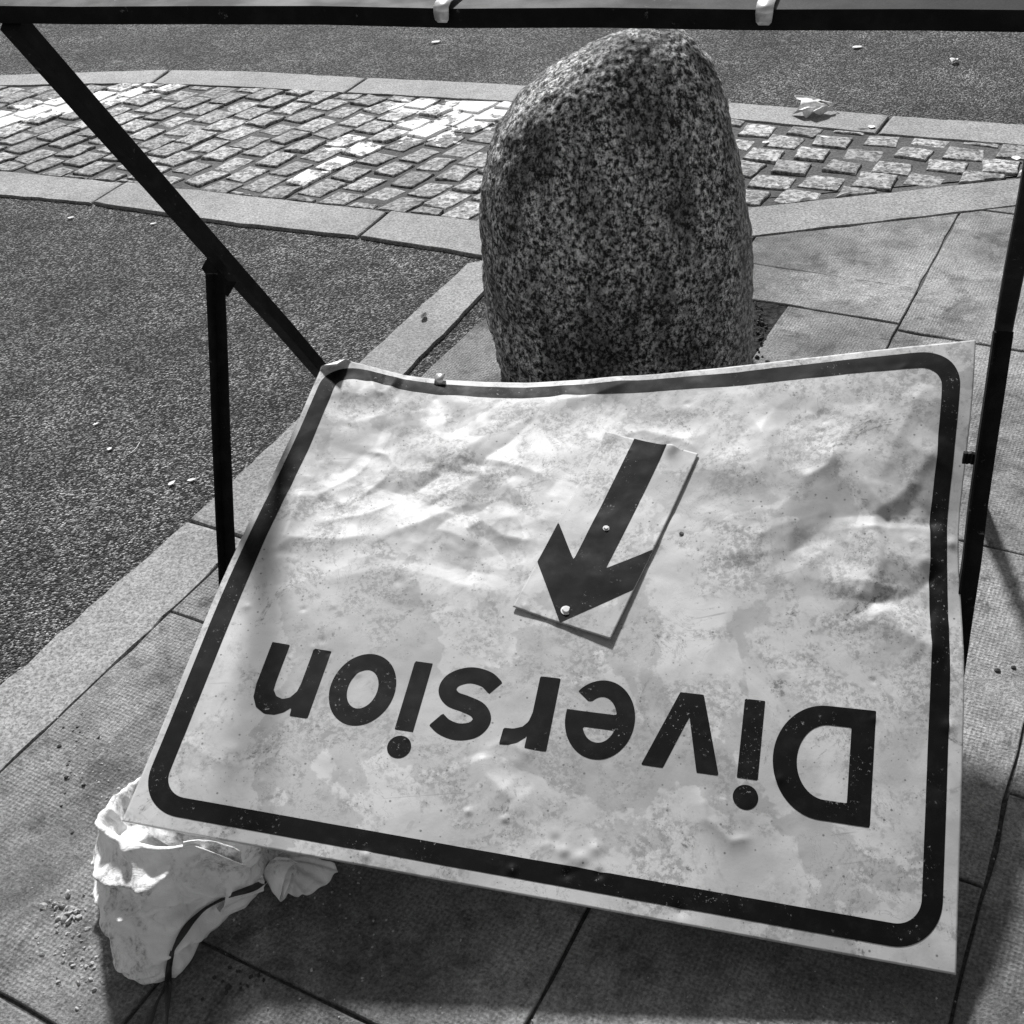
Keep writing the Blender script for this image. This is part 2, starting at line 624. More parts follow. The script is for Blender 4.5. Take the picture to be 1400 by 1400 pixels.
# soil round the boulder
n = 26
vs, fs = [], []
for i in range(n + 1):
    for j in range(n + 1):
        a = PIT[0] - 0.004 + (PIT[1] - PIT[0] + 0.008) * i / n
        b = PIT[2] - 0.004 + (PIT[3] - PIT[2] + 0.008) * j / n
        q = AB(a, b)
        vs.append((q[0], q[1], 0.001 + 0.010 * abs(fbm((q[0] * 18, q[1] * 18, 0), 4))))
for i in range(n):
    for j in range(n):
        k = i * (n + 1) + j
        fs.append((k, k + n + 1, k + n + 2, k + 1))
soil = link('soil_pit', mesh('soil_pit', vs, fs, True), M_SOIL)
soil['kind'] = 'structure'

# ---- setts and their kerbs
FAR_UP = [(-300, 118), (0, 105), (232, 98), (350, 100), (502, 109), (680, 117), (850, 129), (1010, 144), (1217, 161), (1397, 173), (1650, 192)]
FAR_LO = [(-300, 131), (0, 119), (207, 116), (350, 122), (472, 129), (680, 140), (825, 152), (1010, 166), (1199, 185), (1397, 201), (1650, 222)]
NEAR_UP = [(-250, 222), (0, 236), (170, 252), (330, 270), (532, 291), (656, 305), (720, 314), (850, 310), (960, 295), (1022, 287), (1386, 247), (1650, 219)]
reg = [P2(*p) for p in FAR_LO] + [P2(*p) for p in NEAR_UP[::-1]]
me = mesh('sett_paving', [(x, y, 0.0015) for x, y in reg], [list(range(len(reg)))])
setts = link('sett_paving', me, M_BED)
setts['kind'] = 'structure'

kerbs = [
    [(-250, 256), (0, 268), (125, 279), (168, 252), (0, 236), (-250, 222)],
    [(128, 279.5), (240, 296), (330, 309), (489, 325), (529, 291), (330, 270), (246, 260), (173, 252)],
    [(493, 325.5), (656, 352), (718, 365), (718, 314), (656, 305), (534, 291)],
    [(722, 366), (850, 352), (958, 334), (958, 296), (850, 311), (722, 315)],
    [(962, 334), (1025, 326), (1381, 284), (1478, 273), (1478, 237), (1386, 247), (1022, 287), (962, 295)],
    [(1482, 272.5), (1800, 238), (1800, 205), (1482, 236.5)],
    [(-300, 118), (0, 105), (230, 98), (205, 116), (0, 119), (-300, 130)],
    [(234, 98), (350, 100), (500, 109), (470, 129), (350, 122), (209, 116)],
    [(504, 109), (680, 117), (848, 129), (823, 152), (680, 140), (474, 129)],
    [(852, 129.3), (1010, 144), (1215, 161), (1197, 185), (1010, 166), (827, 152.3)],
    [(1219, 161.2), (1397, 173), (1650, 192), (1650, 222), (1397, 201), (1201, 185.2)],
]
for kpx in kerbs:
    stone('kerb_stone', [P2(*p) for p in kpx], 0.007 + R.uniform(-.001, .002), M_KERB, setts, step=0.05, jit=0.002, bev=0.005, tilt=0.002, chip=0.006)


def inside(poly, q):
    r = False
    n = len(poly)
    for i in range(n):
        (x1, y1), (x2, y2) = poly[i], poly[(i + 1) % n]
        if (y1 > q[1]) != (y2 > q[1]) and q[0] < (x2 - x1) * (q[1] - y1) / (y2 - y1) + x1:
            r = not r
    return r


far_ln = [P2(*p) for p in FAR_LO]
near_ln = [P2(*p) for p in NEAR_UP]


def clip_region(poly):
    """cut a sett against the two kerb lines next to it"""
    c = np.array(poly).mean(0)
    for ln, sgn in ((far_ln, -1), (near_ln, 1)):
        best = None
        for i in range(len(ln) - 1):
            p, q = np.array(ln[i]), np.array(ln[i + 1])
            t = np.clip((c - p) @ (q - p) / ((q - p) @ (q - p)), 0, 1)
            d = np.linalg.norm(p + (q - p) * t - c)
            if best is None or d < best[0]:
                best = (d, p, q)
        d, p, q = best
        if d < 0.16:
            e = (q - p) / np.linalg.norm(q - p)
            nn = np.array([-e[1], e[0]]) * sgn
            poly = clip(poly, p + nn * 0.006, nn)
            if len(poly) < 3:
                return []
    return poly


painted_at = [np.array(P2(*p)) for p in ((452, 229), (498, 206), (422, 243), (469, 192))]
sett_list = []
SPLIT = 1.55


def lay(v1, v2, rot, rotb, la, lb, off, cond):
    v1, v2 = np.array(v1), np.array(v2)
    for j in range(-60, 60):
        for i in range(-90, 90):
            ab = np.array(off) + i * v1 + j * v2 + np.array([R.uniform(-.006, .006), R.uniform(-.004, .004)])
            if not cond(ab):
                continue
            da, db = la * R.uniform(.87, 1.06) / 2, lb * R.uniform(.88, 1.05) / 2
            tw = R.gauss(0, .05)
            xa = np.array([math.cos(rot + tw), math.sin(rot + tw)])
            xb = np.array([-math.sin(rotb + tw), math.cos(rotb + tw)])
            poly = []
            for sa, sb in ((-1, -1), (1, -1), (1, 1), (-1, 1)):
                q = ab + xa * da * sa + xb * db * sb + np.array([R.uniform(-.006, .006), R.uniform(-.006, .006)])
                poly.append(AB(*q))
            poly = clip_region(poly)
            if len(poly) < 3 or abs(area(poly)) < 0.0009:
                continue
            if not inside(reg, np.array(poly).mean(0)):
                continue
            sett_list.append(poly)


lay((.135, -.019), (.055, .100), math.radians(-10), math.radians(-2), 0.117, 0.092, (3.194, 2.613), lambda q: q[1] > SPLIT and q[1] < 4.6 and 2 < q[0] < 5)
# right of the boulder the courses are looser, with wide joints
lay((.122, -.028), (.048, -.143), 0.0, 0.0, 0.099, 0.112, (3.534, 0.846), lambda q: q[1] <= SPLIT - 0.03 and q[1] > -1.2 and 2 < q[0] < 6)
for poly in sett_list:
    c = np.array(poly).mean(0)
    mt = M_SETT
    if any(np.linalg.norm(c - p) < 0.042 for p in painted_at):
        mt = M_SETTP
    stone('sett', poly, 0.0078 + R.uniform(-.003, .003) - (0.004 if R.random() < .12 else 0), mt, setts, step=0.032, jit=0.0022, bev=0.004, tilt=0.03, depth=0.02, dome=0.0012, chip=0.006)
print('setts', len(sett_list))


# ------------------------------------------------------------------ boulder
def build_boulder():
    YC = 2.42
    left = [(905, 38), (870, 43), (840, 52), (800, 74), (760, 97), (725, 122), (700, 148), (680, 182), (667, 215), (660, 255), (657, 300), (658, 345), (662, 390), (669, 440), (680, 490), (690, 530), (700, 575)]
    right = [(905, 38), (930, 42), (950, 54), (968, 76), (984, 103), (998, 137), (1007, 170), (1013, 205), (1018, 245), (1021, 290), (1024, 345), (1026, 390), (1026, 440), (1024, 490), (1019, 540), (1010, 590)]
    Lp = np.array([GY(x, y, YC)[[0, 2]] for x, y in left])
    Rp = np.array([GY(x, y, YC)[[0, 2]] for x, y in right])
    ztop = Lp[0, 1]
    nz, nph = 190, 300
    zs = ztop - (ztop + 0.06) * (np.linspace(0, 1, nz) ** 1.5)
    xl = np.interp(-zs, -Lp[:, 1], Lp[:, 0])
    xr = np.interp(-zs, -Rp[:, 1], Rp[:, 0])
    verts, faces = [], []
    for i, z in enumerate(zs):
        cx, hw = (xl[i] + xr[i]) / 2, max((xr[i] - xl[i]) / 2, 0.002)
        h = (ztop - z) / ztop
        dep = 0.205 * min(1, (1 - (1 - min(h / 0.62, 1)) ** 2.3)) ** 0.62 + 0.004
        dep *= 1 - 0.10 * max(0, h - 0.6) / 0.4
        for j in range(nph):
            ph = 2 * math.pi * j / nph
            c, s = math.cos(ph), math.sin(ph)
            e = 0.80
            x = cx + hw * math.copysign(abs(c) ** e, c)
            y = YC + 0.02 + dep * math.copysign(abs(s) ** e, s)
            nr = Vector((c, s, 0.35 if h < .3 else 0)).normalized()
            p = Vector((x, y, z))
            d = 0.012 * fbm(p * 4.0, 3) + 0.0045 * fbm(p * 22, 3) + 0.0022 * fbm(p * 75, 2)
            # long shallow hollows down the face
            d -= 0.010 * max(0, noise.noise(Vector((x * 9, y * 9, z * 1.8)))) * min(1, h * 4)
            d *= min(1, hw / 0.06)
            p += nr * d
            verts.append(p)
    for i in range(nz - 1):
        for j in range(nph):
            k = (j + 1) % nph
            faces.append((i * nph + j, (i + 1) * nph + j, (i + 1) * nph + k, i * nph + k))
    faces.append(list(range(nph)))
    faces.append([(nz - 1) * nph + j for j in range(nph)][::-1])
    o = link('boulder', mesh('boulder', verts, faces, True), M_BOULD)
    tag(o, 'tall rough dark granite boulder standing upright behind the fallen sign', 'boulder')


build_boulder()


# ------------------------------------------------------------------ sign frame of black angle steel
def bar(name, p0, p1, prof, xdir, mat, parent, end=0.0):
    """sweep a closed profile (list of (x,y)) from p0 to p1; xdir sets the profile's x"""
    p0, p1 = Vector(p0), Vector(p1)
    d = (p1 - p0).normalized()
    x = Vector(xdir)
    x = (x - d * x.dot(d)).normalized()
    y = d.cross(x)
    vs, fs = [], []
    n = len(prof)
    segs = 8
    for k in range(segs + 1):
        t = k / segs
        c = p0.lerp(p1, t)
        wob = Vector((R.uniform(-1, 1), R.uniform(-1, 1), R.uniform(-1, 1))) * (0.0012 if 0 < k < segs else 0)
        for (a, b) in prof:
            vs.append(c + x * a + y * b + wob)
    for k in range(segs):
        for i in range(n):
            j = (i + 1) % n
            fs.append((k * n + i, k * n + j, (k + 1) * n + j, (k + 1) * n + i))
    fs.append(list(range(n))[::-1])
    fs.append([segs * n + i for i in range(n)])
    bm = bmesh.new()
    bm.from_mesh(mesh(name, vs, fs))
    me = bm_mesh(name, bm)
    return link(name, me, mat, parent)


def L_prof(w, h, t):
    return [(0, 0), (w, 0), (w, t), (t, t), (t, h), (0, h)]


def B_prof(w, h):
    e = 0.002
    return [(-w / 2 + e, -h / 2), (w / 2 - e, -h / 2), (w / 2, -h / 2 + e), (w / 2, h / 2 - e), (w / 2 - e, h / 2), (-w / 2 + e, h / 2), (-w / 2, h / 2 - e), (-w / 2, -h / 2 + e)]


def build_frame():
    A = np.array([-.546, 1.529, 1.098])
    B = np.array([.552, 1.131, 1.098])
    t = (B - A) / np.linalg.norm(B - A)
    nn = np.array([-t[1], t[0], 0])
    lean = math.radians(34.7)
    d = nn * math.sin(lean) + np.array([0, 0, -math.cos(lean)])
    root = empty('sign_frame', tuple(A + d * 1.33))
    kids = []
    up = np.array([0, 0, 1.0])
    # top rail: a face towards the camera and a flange going back
    prof = [(0.012, 0.0), (0.012, -0.070), (0.009, -0.070), (0.009, -0.003), (-0.008, -0.003), (-0.008, 0.0)]
    kids.append(bar('top_rail', A - t * 0.06, B + t * 0.03, prof, up, M_STEEL, None))
    kids.append(bar('side_rail', A + d * 0.01, A + d * (A[2] / math.cos(lean) - 0.002), B_prof(0.027, 0.026), t, M_STEEL, None))
    HR = G(1373, 442, 0.60)
    dr = (HR - B) / np.linalg.norm(HR - B)
    footR = G(1337, 690, 0.0)
    kids.append(bar('side_rail', B + dr * 0.01, HR, B_prof(0.024, 0.026), t, M_STEEL, None))
    kids.append(bar('side_rail', HR, footR, B_prof(0.024, 0.026), t, M_STEEL, None))
    HL = G(291, 374, 0.60)
    fL = G(313, 893, 0.0)
    fR = G(1286, 1048, 0.0)
    HR2 = G(1371, 453, 0.60)
    kids.append(bar('leg', HL, fL, L_prof(0.022, 0.024, 0.003), t, M_STEEL, None))
    kids.append(bar('leg', HR2 - t * 0.013, fR - t * 0.013, L_prof(0.027, 0.028, 0.003), t, M_STEEL, None))
    # short bracket on the leg, under the sign's edge
    br = HR2 + (fR - HR2) * 0.275 - t * 0.013
    kids.append(bar('bracket', br, br - t * 0.016, B_prof(0.018, 0.010), up, M_STEEL, None))
    # hinge plates
    for Hc, s in ((G(303, 364, 0.60), 1),):
        c = Vector(Hc) - Vector(nn) * 0.006
        bm = bmesh.new()
        for px, py in ((287, 346), (275, 367), (283, 377), (300, 396), (311, 406), (323, 386)):
            dd = ray(px, py)
            kk = ((np.array(c) - [0, 0, CAM_H]) @ nn) / (dd @ nn)
            bm.verts.new(Vector(np.array([0, 0, CAM_H]) + dd * kk))
        f = bm.faces.new(bm.verts)
        ex = bmesh.ops.extrude_face_region(bm, geom=[f])
        bmesh.ops.translate(bm, verts=[v for v in ex['geom'] if isinstance(v, bmesh.types.BMVert)], vec=Vector(nn) * 0.005)
        kids.append(link('hinge_plate', bm_mesh('hinge_plate', bm), M_STEEL))
        bm = bmesh.new()
        bmesh.ops.create_cone(bm, cap_ends=True, segments=6, radius1=0.008, radius2=0.008, depth=0.012,
                              matrix=Matrix.Translation(c + Vector((0, 0, -0.012)) - Vector(nn) * 0.004) @ Vector(nn).to_track_quat('Z', 'Y').to_matrix().to_4x4())
        kids.append(link('bolt', bm_mesh('bolt', bm), M_STEEL))
    # spring clips left on the top rail
    for px in (605, 1046):
        dd = ray(px, 12)
        c0 = np.array([0, 0, CAM_H])
        k = ((A - c0) @ nn) / (dd @ nn)
        p = Vector(c0 + dd * k)
        p.z = A[2] + 0.0125
        w = 0.0085
        path = [(0.046, 0.003), (0.02, 0.0035), (0.004, 0.0035), (-0.0035, 0.001), (-0.0045, -0.004), (-0.0045, -0.011), (-0.0030, -0.014)]
        vs, fs = [], []
        for i, (b, z) in enumerate(path):
            ww = w * (1.0 if i < len(path) - 2 else (0.9 if i == len(path) - 2 else 0.6))
            for s in (-1, 1):
                vs.append(p + Vector(t) * ww * s + Vector(nn) * b + Vector((0, 0, z)))
        for i in range(len(path) - 1):
            fs.append((2 * i, 2 * i + 1, 2 * i + 3, 2 * i + 2))
        o = link('clip', mesh('clip', vs, fs, True), M_CLIP)
        md = o.modifiers.new('solid', 'SOLIDIFY')
        md.thickness = 0.0015
        kids.append(o)
    bpy.context.view_layer.update()
    for k in kids:
        k.parent = root
        k.matrix_parent_inverse = root.matrix_world.inverted()
    tag(root, 'black folding steel sign stand arching over the fallen sign', 'sign stand')
    return root


build_frame()


# ------------------------------------------------------------------ the diversion sign
SW, SV = 1.110, 0.930          # metres
LX, LY = SW / 1100.0, SV / 895.0   # drawing units to metres
C_TL, C_TR, C_BR, C_BL = G(446, 478, .39), G(1335, 463, .48), G(1307, 1333, .048), G(167, 1123, .165)
NRM = np.cross(C_BR - C_BL, C_TL - C_BL)
NRM /= np.linalg.norm(NRM)


def base(s, t):
    s, t = np.asarray(s)[..., None], np.asarray(t)[..., None]
    return (1 - s) * (1 - t) * C_BL + s * (1 - t) * C_BR + s * t * C_TR + (1 - s) * t * C_TL


def solve_off(s, t, py=None, px=None):
    p = base(s, t)
    k = 0.0
    for _ in range(12):
        q = pj(p + NRM * k)
        q2 = pj(p + NRM * (k + 1e-4))
        if py is not None:
            k -= (q[1] - py) / ((q2[1] - q[1]) / 1e-4)
        else:
            k -= (q[0] - px) / ((q2[0] - q[0]) / 1e-4)
        k = max(-.12, min(.12, k))
    return k


def edge_s(px, t=1.0):
    lo, hi = 0.0, 1.0
    for _ in range(30):
        m = (lo + hi) / 2
        if pj(base(m, t))[0] < px:
            lo = m
        else:
            hi = m
    return lo


top_pts = [(446, 484), (500, 500), (550, 513), (600, 519), (660, 522), (720, 523), (800, 519), (900, 512), (1000, 502), (1100, 490), (1200, 478), (1335, 463)]
TS = np.array([edge_s(x) for x, y in top_pts])
TD = np.array([solve_off(s, 1.0, py=y) for s, (x, y) in zip(TS, top_pts)])
print('top dip', TD.round(3))


def bend(s, t):
    h = np.interp(s, TS, TD) * np.clip(1 - (1 - t) / 0.95, 0, 1) ** 1.35
    h = h - 0.030 * np.exp(-((t - .68) / .20) ** 2) * np.exp(-np.abs(1 - s) / .16)
    h = h - 0.012 * np.exp(-((t - .6) / .28) ** 2) * np.exp(-np.abs(s) / .12)
    return h


E1 = (C_BR - C_BL) / np.linalg.norm(C_BR - C_BL)
_base0 = base


def base(s, t):
    s, t = np.asarray(s, float), np.asarray(t, float)
    dx = -0.011 * np.exp(-((t - .48) / .24) ** 2) * np.exp(-np.abs(s) / .09) - 0.009 * np.exp(-((t - .66) / .15) ** 2) * np.exp(-np.abs(1 - s) / .07)
    return _base0(s, t) + dx[..., None] * E1


def surf0(s, t):
    return base(s, t) + NRM * float(bend(s, t))


def px_units(x, y):
    """drawing units on the sheet for a spot seen there"""
    p = np.array([0.5, 0.5])
    for _ in range(25):
        e = np.array(pj(surf0(*p))) - [x, y]
        q0 = np.array(pj(surf0(*p)))
        J = np.array([(np.array(pj(surf0(*(p + d)))) - q0) / 1e-4 for d in (np.array([1e-4, 0]), np.array([0, 1e-4]))]).T
        p = p - np.linalg.solve(J, e)
    return p * [1100, 895]


def seg_dist(X, Y, pts):
    """distance from every grid point to a polyline, and the position along it"""
    best = np.full(X.shape, 1e9)
    along = np.zeros(X.shape)
    n = len(pts) - 1
    for i in range(n):
        (x0, y0), (x1, y1) = pts[i], pts[i + 1]
        dx, dy = x1 - x0, y1 - y0
        L2 = dx * dx + dy * dy + 1e-12
        u = np.clip(((X - x0) * dx + (Y - y0) * dy) / L2, 0, 1)
        d = np.hypot(X - x0 - u * dx, Y - y0 - u * dy)
        m = d < best
        best[m] = d[m]
        along[m] = ((i + u) / n)[m]
    return best, along


def vnoise(X, Y, sc, seed):
    r = np.random.default_rng(seed)
    g = r.uniform(-1, 1, (64, 64))
    x, y = X / sc + 20, Y / sc + 20
    i, j = np.floor(x).astype(int) % 64, np.floor(y).astype(int) % 64
    fx, fy = x - np.floor(x), y - np.floor(y)
    fx, fy = fx ** 3 * (fx * (6 * fx - 15) + 10), fy ** 3 * (fy * (6 * fy - 15) + 10)
    i2, j2 = (i + 1) % 64, (j + 1) % 64
    return (g[i, j] * (1 - fx) + g[i2, j] * fx) * (1 - fy) + (g[i, j2] * (1 - fx) + g[i2, j2] * fx) * fy


def facet(X, Y, cell, seed):
    """piecewise flat crumpling: random heights joined by flat triangles, on a warped lattice"""
    wx = X + cell * 0.55 * vnoise(X, Y, cell * 1.7, seed + 50)
    wy = Y + cell * 0.55 * vnoise(X, Y, cell * 1.7, seed + 51)
    r = np.random.default_rng(seed)
    g = r.uniform(-1, 1, (64, 64))
    x, y = wx / cell, wy / cell
    q = (x + y) * 0.366
    u, v = x + q + 20, y + q + 20
    i, j = np.floor(u).astype(int), np.floor(v).astype(int)
    fu, fv = u - i, v - j
    i, j = i % 64, j % 64
    i2, j2 = (i + 1) % 64, (j + 1) % 64
    lo = g[i, j] + (g[i2, j] - g[i, j]) * fu + (g[i2, j2] - g[i2, j]) * fv
    hi = g[i, j] + (g[i2, j2] - g[i, j2]) * fu + (g[i, j2] - g[i, j]) * fv
    return np.where(fu > fv, lo, hi)


# creases: (points seen, half width in units, height in metres)
CREASES = [
    ([(425, 688), (455, 668), (490, 650), (508, 628)], 14, 0.0045), ([(440, 702), (490, 684), (525, 660), (538, 636)], 13, 0.004),
    ([(432, 718), (500, 708), (545, 690)], 13, 0.004), ([(500, 618), (530, 625), (548, 650), (545, 675)], 12, 0.004),
    ([(655, 640), (668, 690), (660, 722), (650, 770), (635, 800)], 34, -0.011), ([(515, 742), (560, 724), (610, 705), (660, 712), (715, 702)], 30, 0.010),
    ([(750, 552), (700, 600), (664, 625), (655, 645)], 30, -0.009), ([(664, 625), (720, 640), (760, 660)], 20, 0.006),
    ([(660, 715), (690, 735), (735, 740)], 20, 0.006),
    ([(385, 800), (380, 755), (400, 740), (470, 742), (520, 735)], 26, 0.007), ([(380, 760), (405, 700), (415, 670)], 18, 0.006),
    ([(1290, 600), (1235, 675), (1193, 706)], 46, 0.013), ([(1195, 710), (1245, 716), (1288, 716)], 26, -0.008),
    ([(1195, 706), (1199, 760), (1195, 824)], 40, 0.014), ([(1196, 826), (1245, 815), (1288, 780)], 26, -0.009),
    ([(1195, 826), (1215, 852), (1255, 880), (1295, 890)], 34, 0.012),
    ([(955, 615), (1030, 655), (1068, 690), (1090, 750)], 50, 0.010), ([(1090, 750), (1140, 800), (1194, 822)], 40, 0.008),
    ([(1090, 752), (1050, 755), (980, 760)], 26, 0.004),
    ([(1020, 555), (1050, 610), (1078, 645), (1100, 656), (1130, 640), (1160, 580)], 22, 0.007),
    ([(1265, 525), (1230, 590), (1200, 660)], 30, 0.006),
    ([(830, 600), (880, 590), (930, 602), (960, 620)], 16, 0.004), ([(500, 500), (515, 540), (530, 545), (545, 515)], 16, 0.006),
    ([(870, 520), (800, 545), (752, 552)], 22, 0.006), ([(655, 1030), (665, 1060), (700, 1095)], 20, 0.006), ([(655, 1030), (690, 1015), (730, 1035)], 14, 0.003),
    ([(960, 1075), (965, 1120), (1000, 1150), (1030, 1145)], 14, 0.005), ([(250, 1010), (290, 1040), (330, 1050)], 20, 0.003),
    ([(430, 800), (520, 780), (600, 790), (690, 830)], 34, 0.004), ([(730, 1160), (770, 1150), (790, 1190)], 14, 0.0035),
]
POCKETS = [((1090, 600), 58, 75, -0.010), ((610, 615), 70, 38, 0.007), ((610, 680), 45, 28, 0.006), ((700, 670), 35, 30, 0.005), ((690, 755), 40, 30, -0.006),
           ((1245, 765), 40, 40, 0.005), ((1000, 1112), 30, 26, 0.004), ((700, 1065), 34, 24, -0.004), ((560, 800), 80, 40, 0.004), ((440, 620), 50, 50, -0.005),
           ((930, 580), 60, 30, -0.005), ((1000, 720), 70, 50, 0.005), ((480, 560), 50, 30, -0.005), ((800, 790), 90, 40, 0.003), ((1130, 900), 110, 70, -0.004)]
_cr = [([tuple(px_units(*p)) for p in pts], w, h) for pts, w, h in CREASES]
_pk = [(px_units(*c), a * LX * 1000, b * 1.1, h) for c, a, b, h in POCKETS]
_zones = [(*px_units(*c), rx, ry, w) for c, rx, ry, w in (((620, 690), 150, 130, 1.0), ((480, 660), 90, 90, 0.8), ((1235, 760), 95, 150, 0.9), ((560, 560), 150, 80, 0.7), ((1090, 590), 120, 90, 0.5), ((760, 560), 120, 60, 0.5), ((1040, 740), 150, 90, 0.35), ((680, 1070), 70, 60, 0.3), ((300, 1010), 60, 60, 0.25))]
_small = []
for _ in range(60):
    _small.append((R.uniform(30, 1070), R.uniform(20, 880), R.uniform(3.5, 8), R.uniform(-0.0016, 0.0014)))
for c in ((770, 1165), (795, 1175), (815, 1160), (760, 1150), (820, 1195), (775, 1195), (690, 1120), (640, 1110), (930, 1245), (700, 1190), (500, 1170), (1300, 745), (1297, 993)):
    q = px_units(*c)
    _small.append((q[0], q[1], R.uniform(5, 9), R.choice((-0.003, 0.0028))))


def relief(X, Y):
    """height of the beaten sheet above its plane, X and Y in drawing units"""
    s, t = X / 1100, Y / 895
    h = bend(s, t)
    h += 0.004 * np.sin(s * 5.2 + 1) * np.sin(t * 3.1)
    edge = np.clip(np.minimum.reduce([X, 1100 - X, Y, 895 - Y]) / 60, 0, 1)
    for pts, w, hh in _cr:
        d, u = seg_dist(X, Y, pts)
        fade = np.clip(np.minimum(u, 1 - u) * 5 + 0.12, 0, 1)
        h += hh * fade * np.exp(-np.sqrt((d / w) ** 2 + 0.01))
    for (cx, cy), a, b, hh in _pk:
        r2 = ((X - cx) / a) ** 2 + ((Y - cy) / b) ** 2
        h += 0.55 * hh * np.clip(1 - r2, 0, 1) ** 1.2
    # crumpling, strongest in the upper half
    up = np.clip((Y - 380) / 200, 0.15, 1)
    zone = 0.16 * up
    for cx, cy, rx, ry, wgt in _zones:
        zone = np.maximum(zone, wgt * np.exp(-((X - cx) / rx) ** 2 - ((Y - cy) / ry) ** 2))
    h += zone * edge ** 0.5 * (0.0105 * facet(X, Y, 105, 21) + 0.0045 * facet(X, Y, 46, 22) + 0.0012 * facet(X, Y, 21, 23))
    h += 0.5 * up * edge * (0.0045 * np.abs(vnoise(X, Y, 150, 3)) + 0.0022 * np.abs(vnoise(X + 31, Y, 64, 4)) + 0.0008 * vnoise(X, Y, 30, 5))
    h += 0.0008 * vnoise(X, Y, 90, 6) + 0.00022 * vnoise(X, Y, 17, 8)
    for cx, cy, r, hh in _small:
        h += hh * np.exp(-((X - cx) ** 2 + (Y - cy) ** 2) / (r * r))
    return h


NX, NY = 400, 330
gx, gy = np.meshgrid(np.linspace(0, 1100, NX), np.linspace(0, 895, NY))
PTS = base(gx / 1100, gy / 895) + relief(gx, gy)[..., None] * NRM
# the top left corner is folded over: fold line through (0, 846) and (46, 895)
f0, f1 = np.array([0.0, 850.0]), np.array([50.0, 895.0])
fd = (f1 - f0) / np.linalg.norm(f1 - f0)
fo = np.array([-fd[1], fd[0]])
dist = (gx - f0[0]) * fo[0] + (gy - f0[1]) * fo[1]
mk = dist > 0
if mk.any():
    lxy = np.stack([gx - fo[0] * dist, gy - fo[1] * dist], -1)
    lp = base(lxy[..., 0] / 1100, lxy[..., 1] / 895) + relief(np.clip(lxy[..., 0], 0, 1100), np.clip(lxy[..., 1], 0, 895))[..., None] * NRM
    oxy = base((lxy[..., 0] + fo[0]) / 1100, (lxy[..., 1] + fo[1]) / 895) - base(lxy[..., 0] / 1100, lxy[..., 1] / 895)
    oxy /= np.linalg.norm(oxy, axis=-1, keepdims=True)
    dm = dist[..., None] * 0.00102
    ang = np.clip(dm / 0.012, 0, 1) * math.radians(152)
    rr = 0.012 / math.radians(152)
    roll_ = rr * (np.sin(ang) * oxy + (1 - np.cos(ang)) * NRM) + np.clip(dm - 0.012, 0, 1) * (math.cos(math.radians(152)) * oxy + math.sin(math.radians(152)) * NRM)
    PTS[mk] = (lp + roll_)[mk]
du = np.gradient(PTS, axis=1)
dv = np.gradient(PTS, axis=0)
NORM = np.cross(du, dv)
NORM /= np.linalg.norm(NORM, axis=-1, keepdims=True)

sign = empty('road_sign', tuple(C_BR))
tag(sign, 'battered pale road sign lying upside down reading Diversion with a black arrow', 'road sign')


def adopt(o, root):
    bpy.context.view_layer.update()
    o.parent = root
    o.matrix_parent_inverse = root.matrix_world.inverted()
    return o


def grid_panel(name, P, N, thick, mat, mat_back):
    ny, nx = P.shape[:2]
    top = P.reshape(-1, 3)
    bot = (P - N * thick).reshape(-1, 3)
    idx = np.arange(nx * ny).reshape(ny, nx)
    q = np.stack([idx[:-1, :-1], idx[:-1, 1:], idx[1:, 1:], idx[1:, :-1]], -1).reshape(-1, 4)
    off = nx * ny
    loop = list(idx[0, :]) + list(idx[1:, -1]) + list(idx[-1, -2::-1]) + list(idx[-2:0:-1, 0])
    loop = np.array(loop)
    nxt = np.roll(loop, -1)
    side = np.stack([loop, loop + off, nxt + off, nxt], -1)
    faces = np.concatenate([q, q[:, ::-1] + off, side])
    verts = np.concatenate([top, bot])
    me = bpy.data.meshes.new(name)
    me.vertices.add(len(verts))
    me.vertices.foreach_set('co', verts.astype(np.float32).ravel())
    me.loops.add(faces.size)
    me.loops.foreach_set('vertex_index', faces.astype(np.int32).ravel())
    me.polygons.add(len(faces))
    me.polygons.foreach_set('loop_start', np.arange(0, faces.size, 4, dtype=np.int32))
    me.polygons.foreach_set('loop_total', np.full(len(faces), 4, dtype=np.int32))
    sm = np.ones(len(faces), dtype=bool)
    sm[2 * len(q):] = False
    me.polygons.foreach_set('use_smooth', sm)
    mi = np.zeros(len(faces), dtype=np.int32)
    mi[len(q):] = 1
    me.materials.append(mat)
    me.materials.append(mat_back)
    me.polygons.foreach_set('material_index', mi)
    me.update(calc_edges=True)
    me.validate()
    return me


panel = link('panel', grid_panel('panel', PTS, NORM, 0.0025, M_SIGN, M_BACK))
adopt(panel, sign)


def poly_sdf(X, Y, loops):
    """positive inside; loops are closed outlines, even-odd"""
    ins = np.zeros(X.shape, bool)
    dmin = np.full(X.shape, 1e9)
    for lp in loops:
        n = len(lp)
        for i in range(n):
            (x0, y0), (x1, y1) = lp[i], lp[(i + 1) % n]
            dx, dy = x1 - x0, y1 - y0
            u = np.clip(((X - x0) * dx + (Y - y0) * dy) / (dx * dx + dy * dy + 1e-12), 0, 1)
            dmin = np.minimum(dmin, np.hypot(X - x0 - u * dx, Y - y0 - u * dy))
            if y0 != y1:
                ins ^= ((y0 > Y) != (y1 > Y)) & (X < (x1 - x0) * (Y - y0) / (y1 - y0) + x0)
    return np.where(ins, dmin, -dmin)


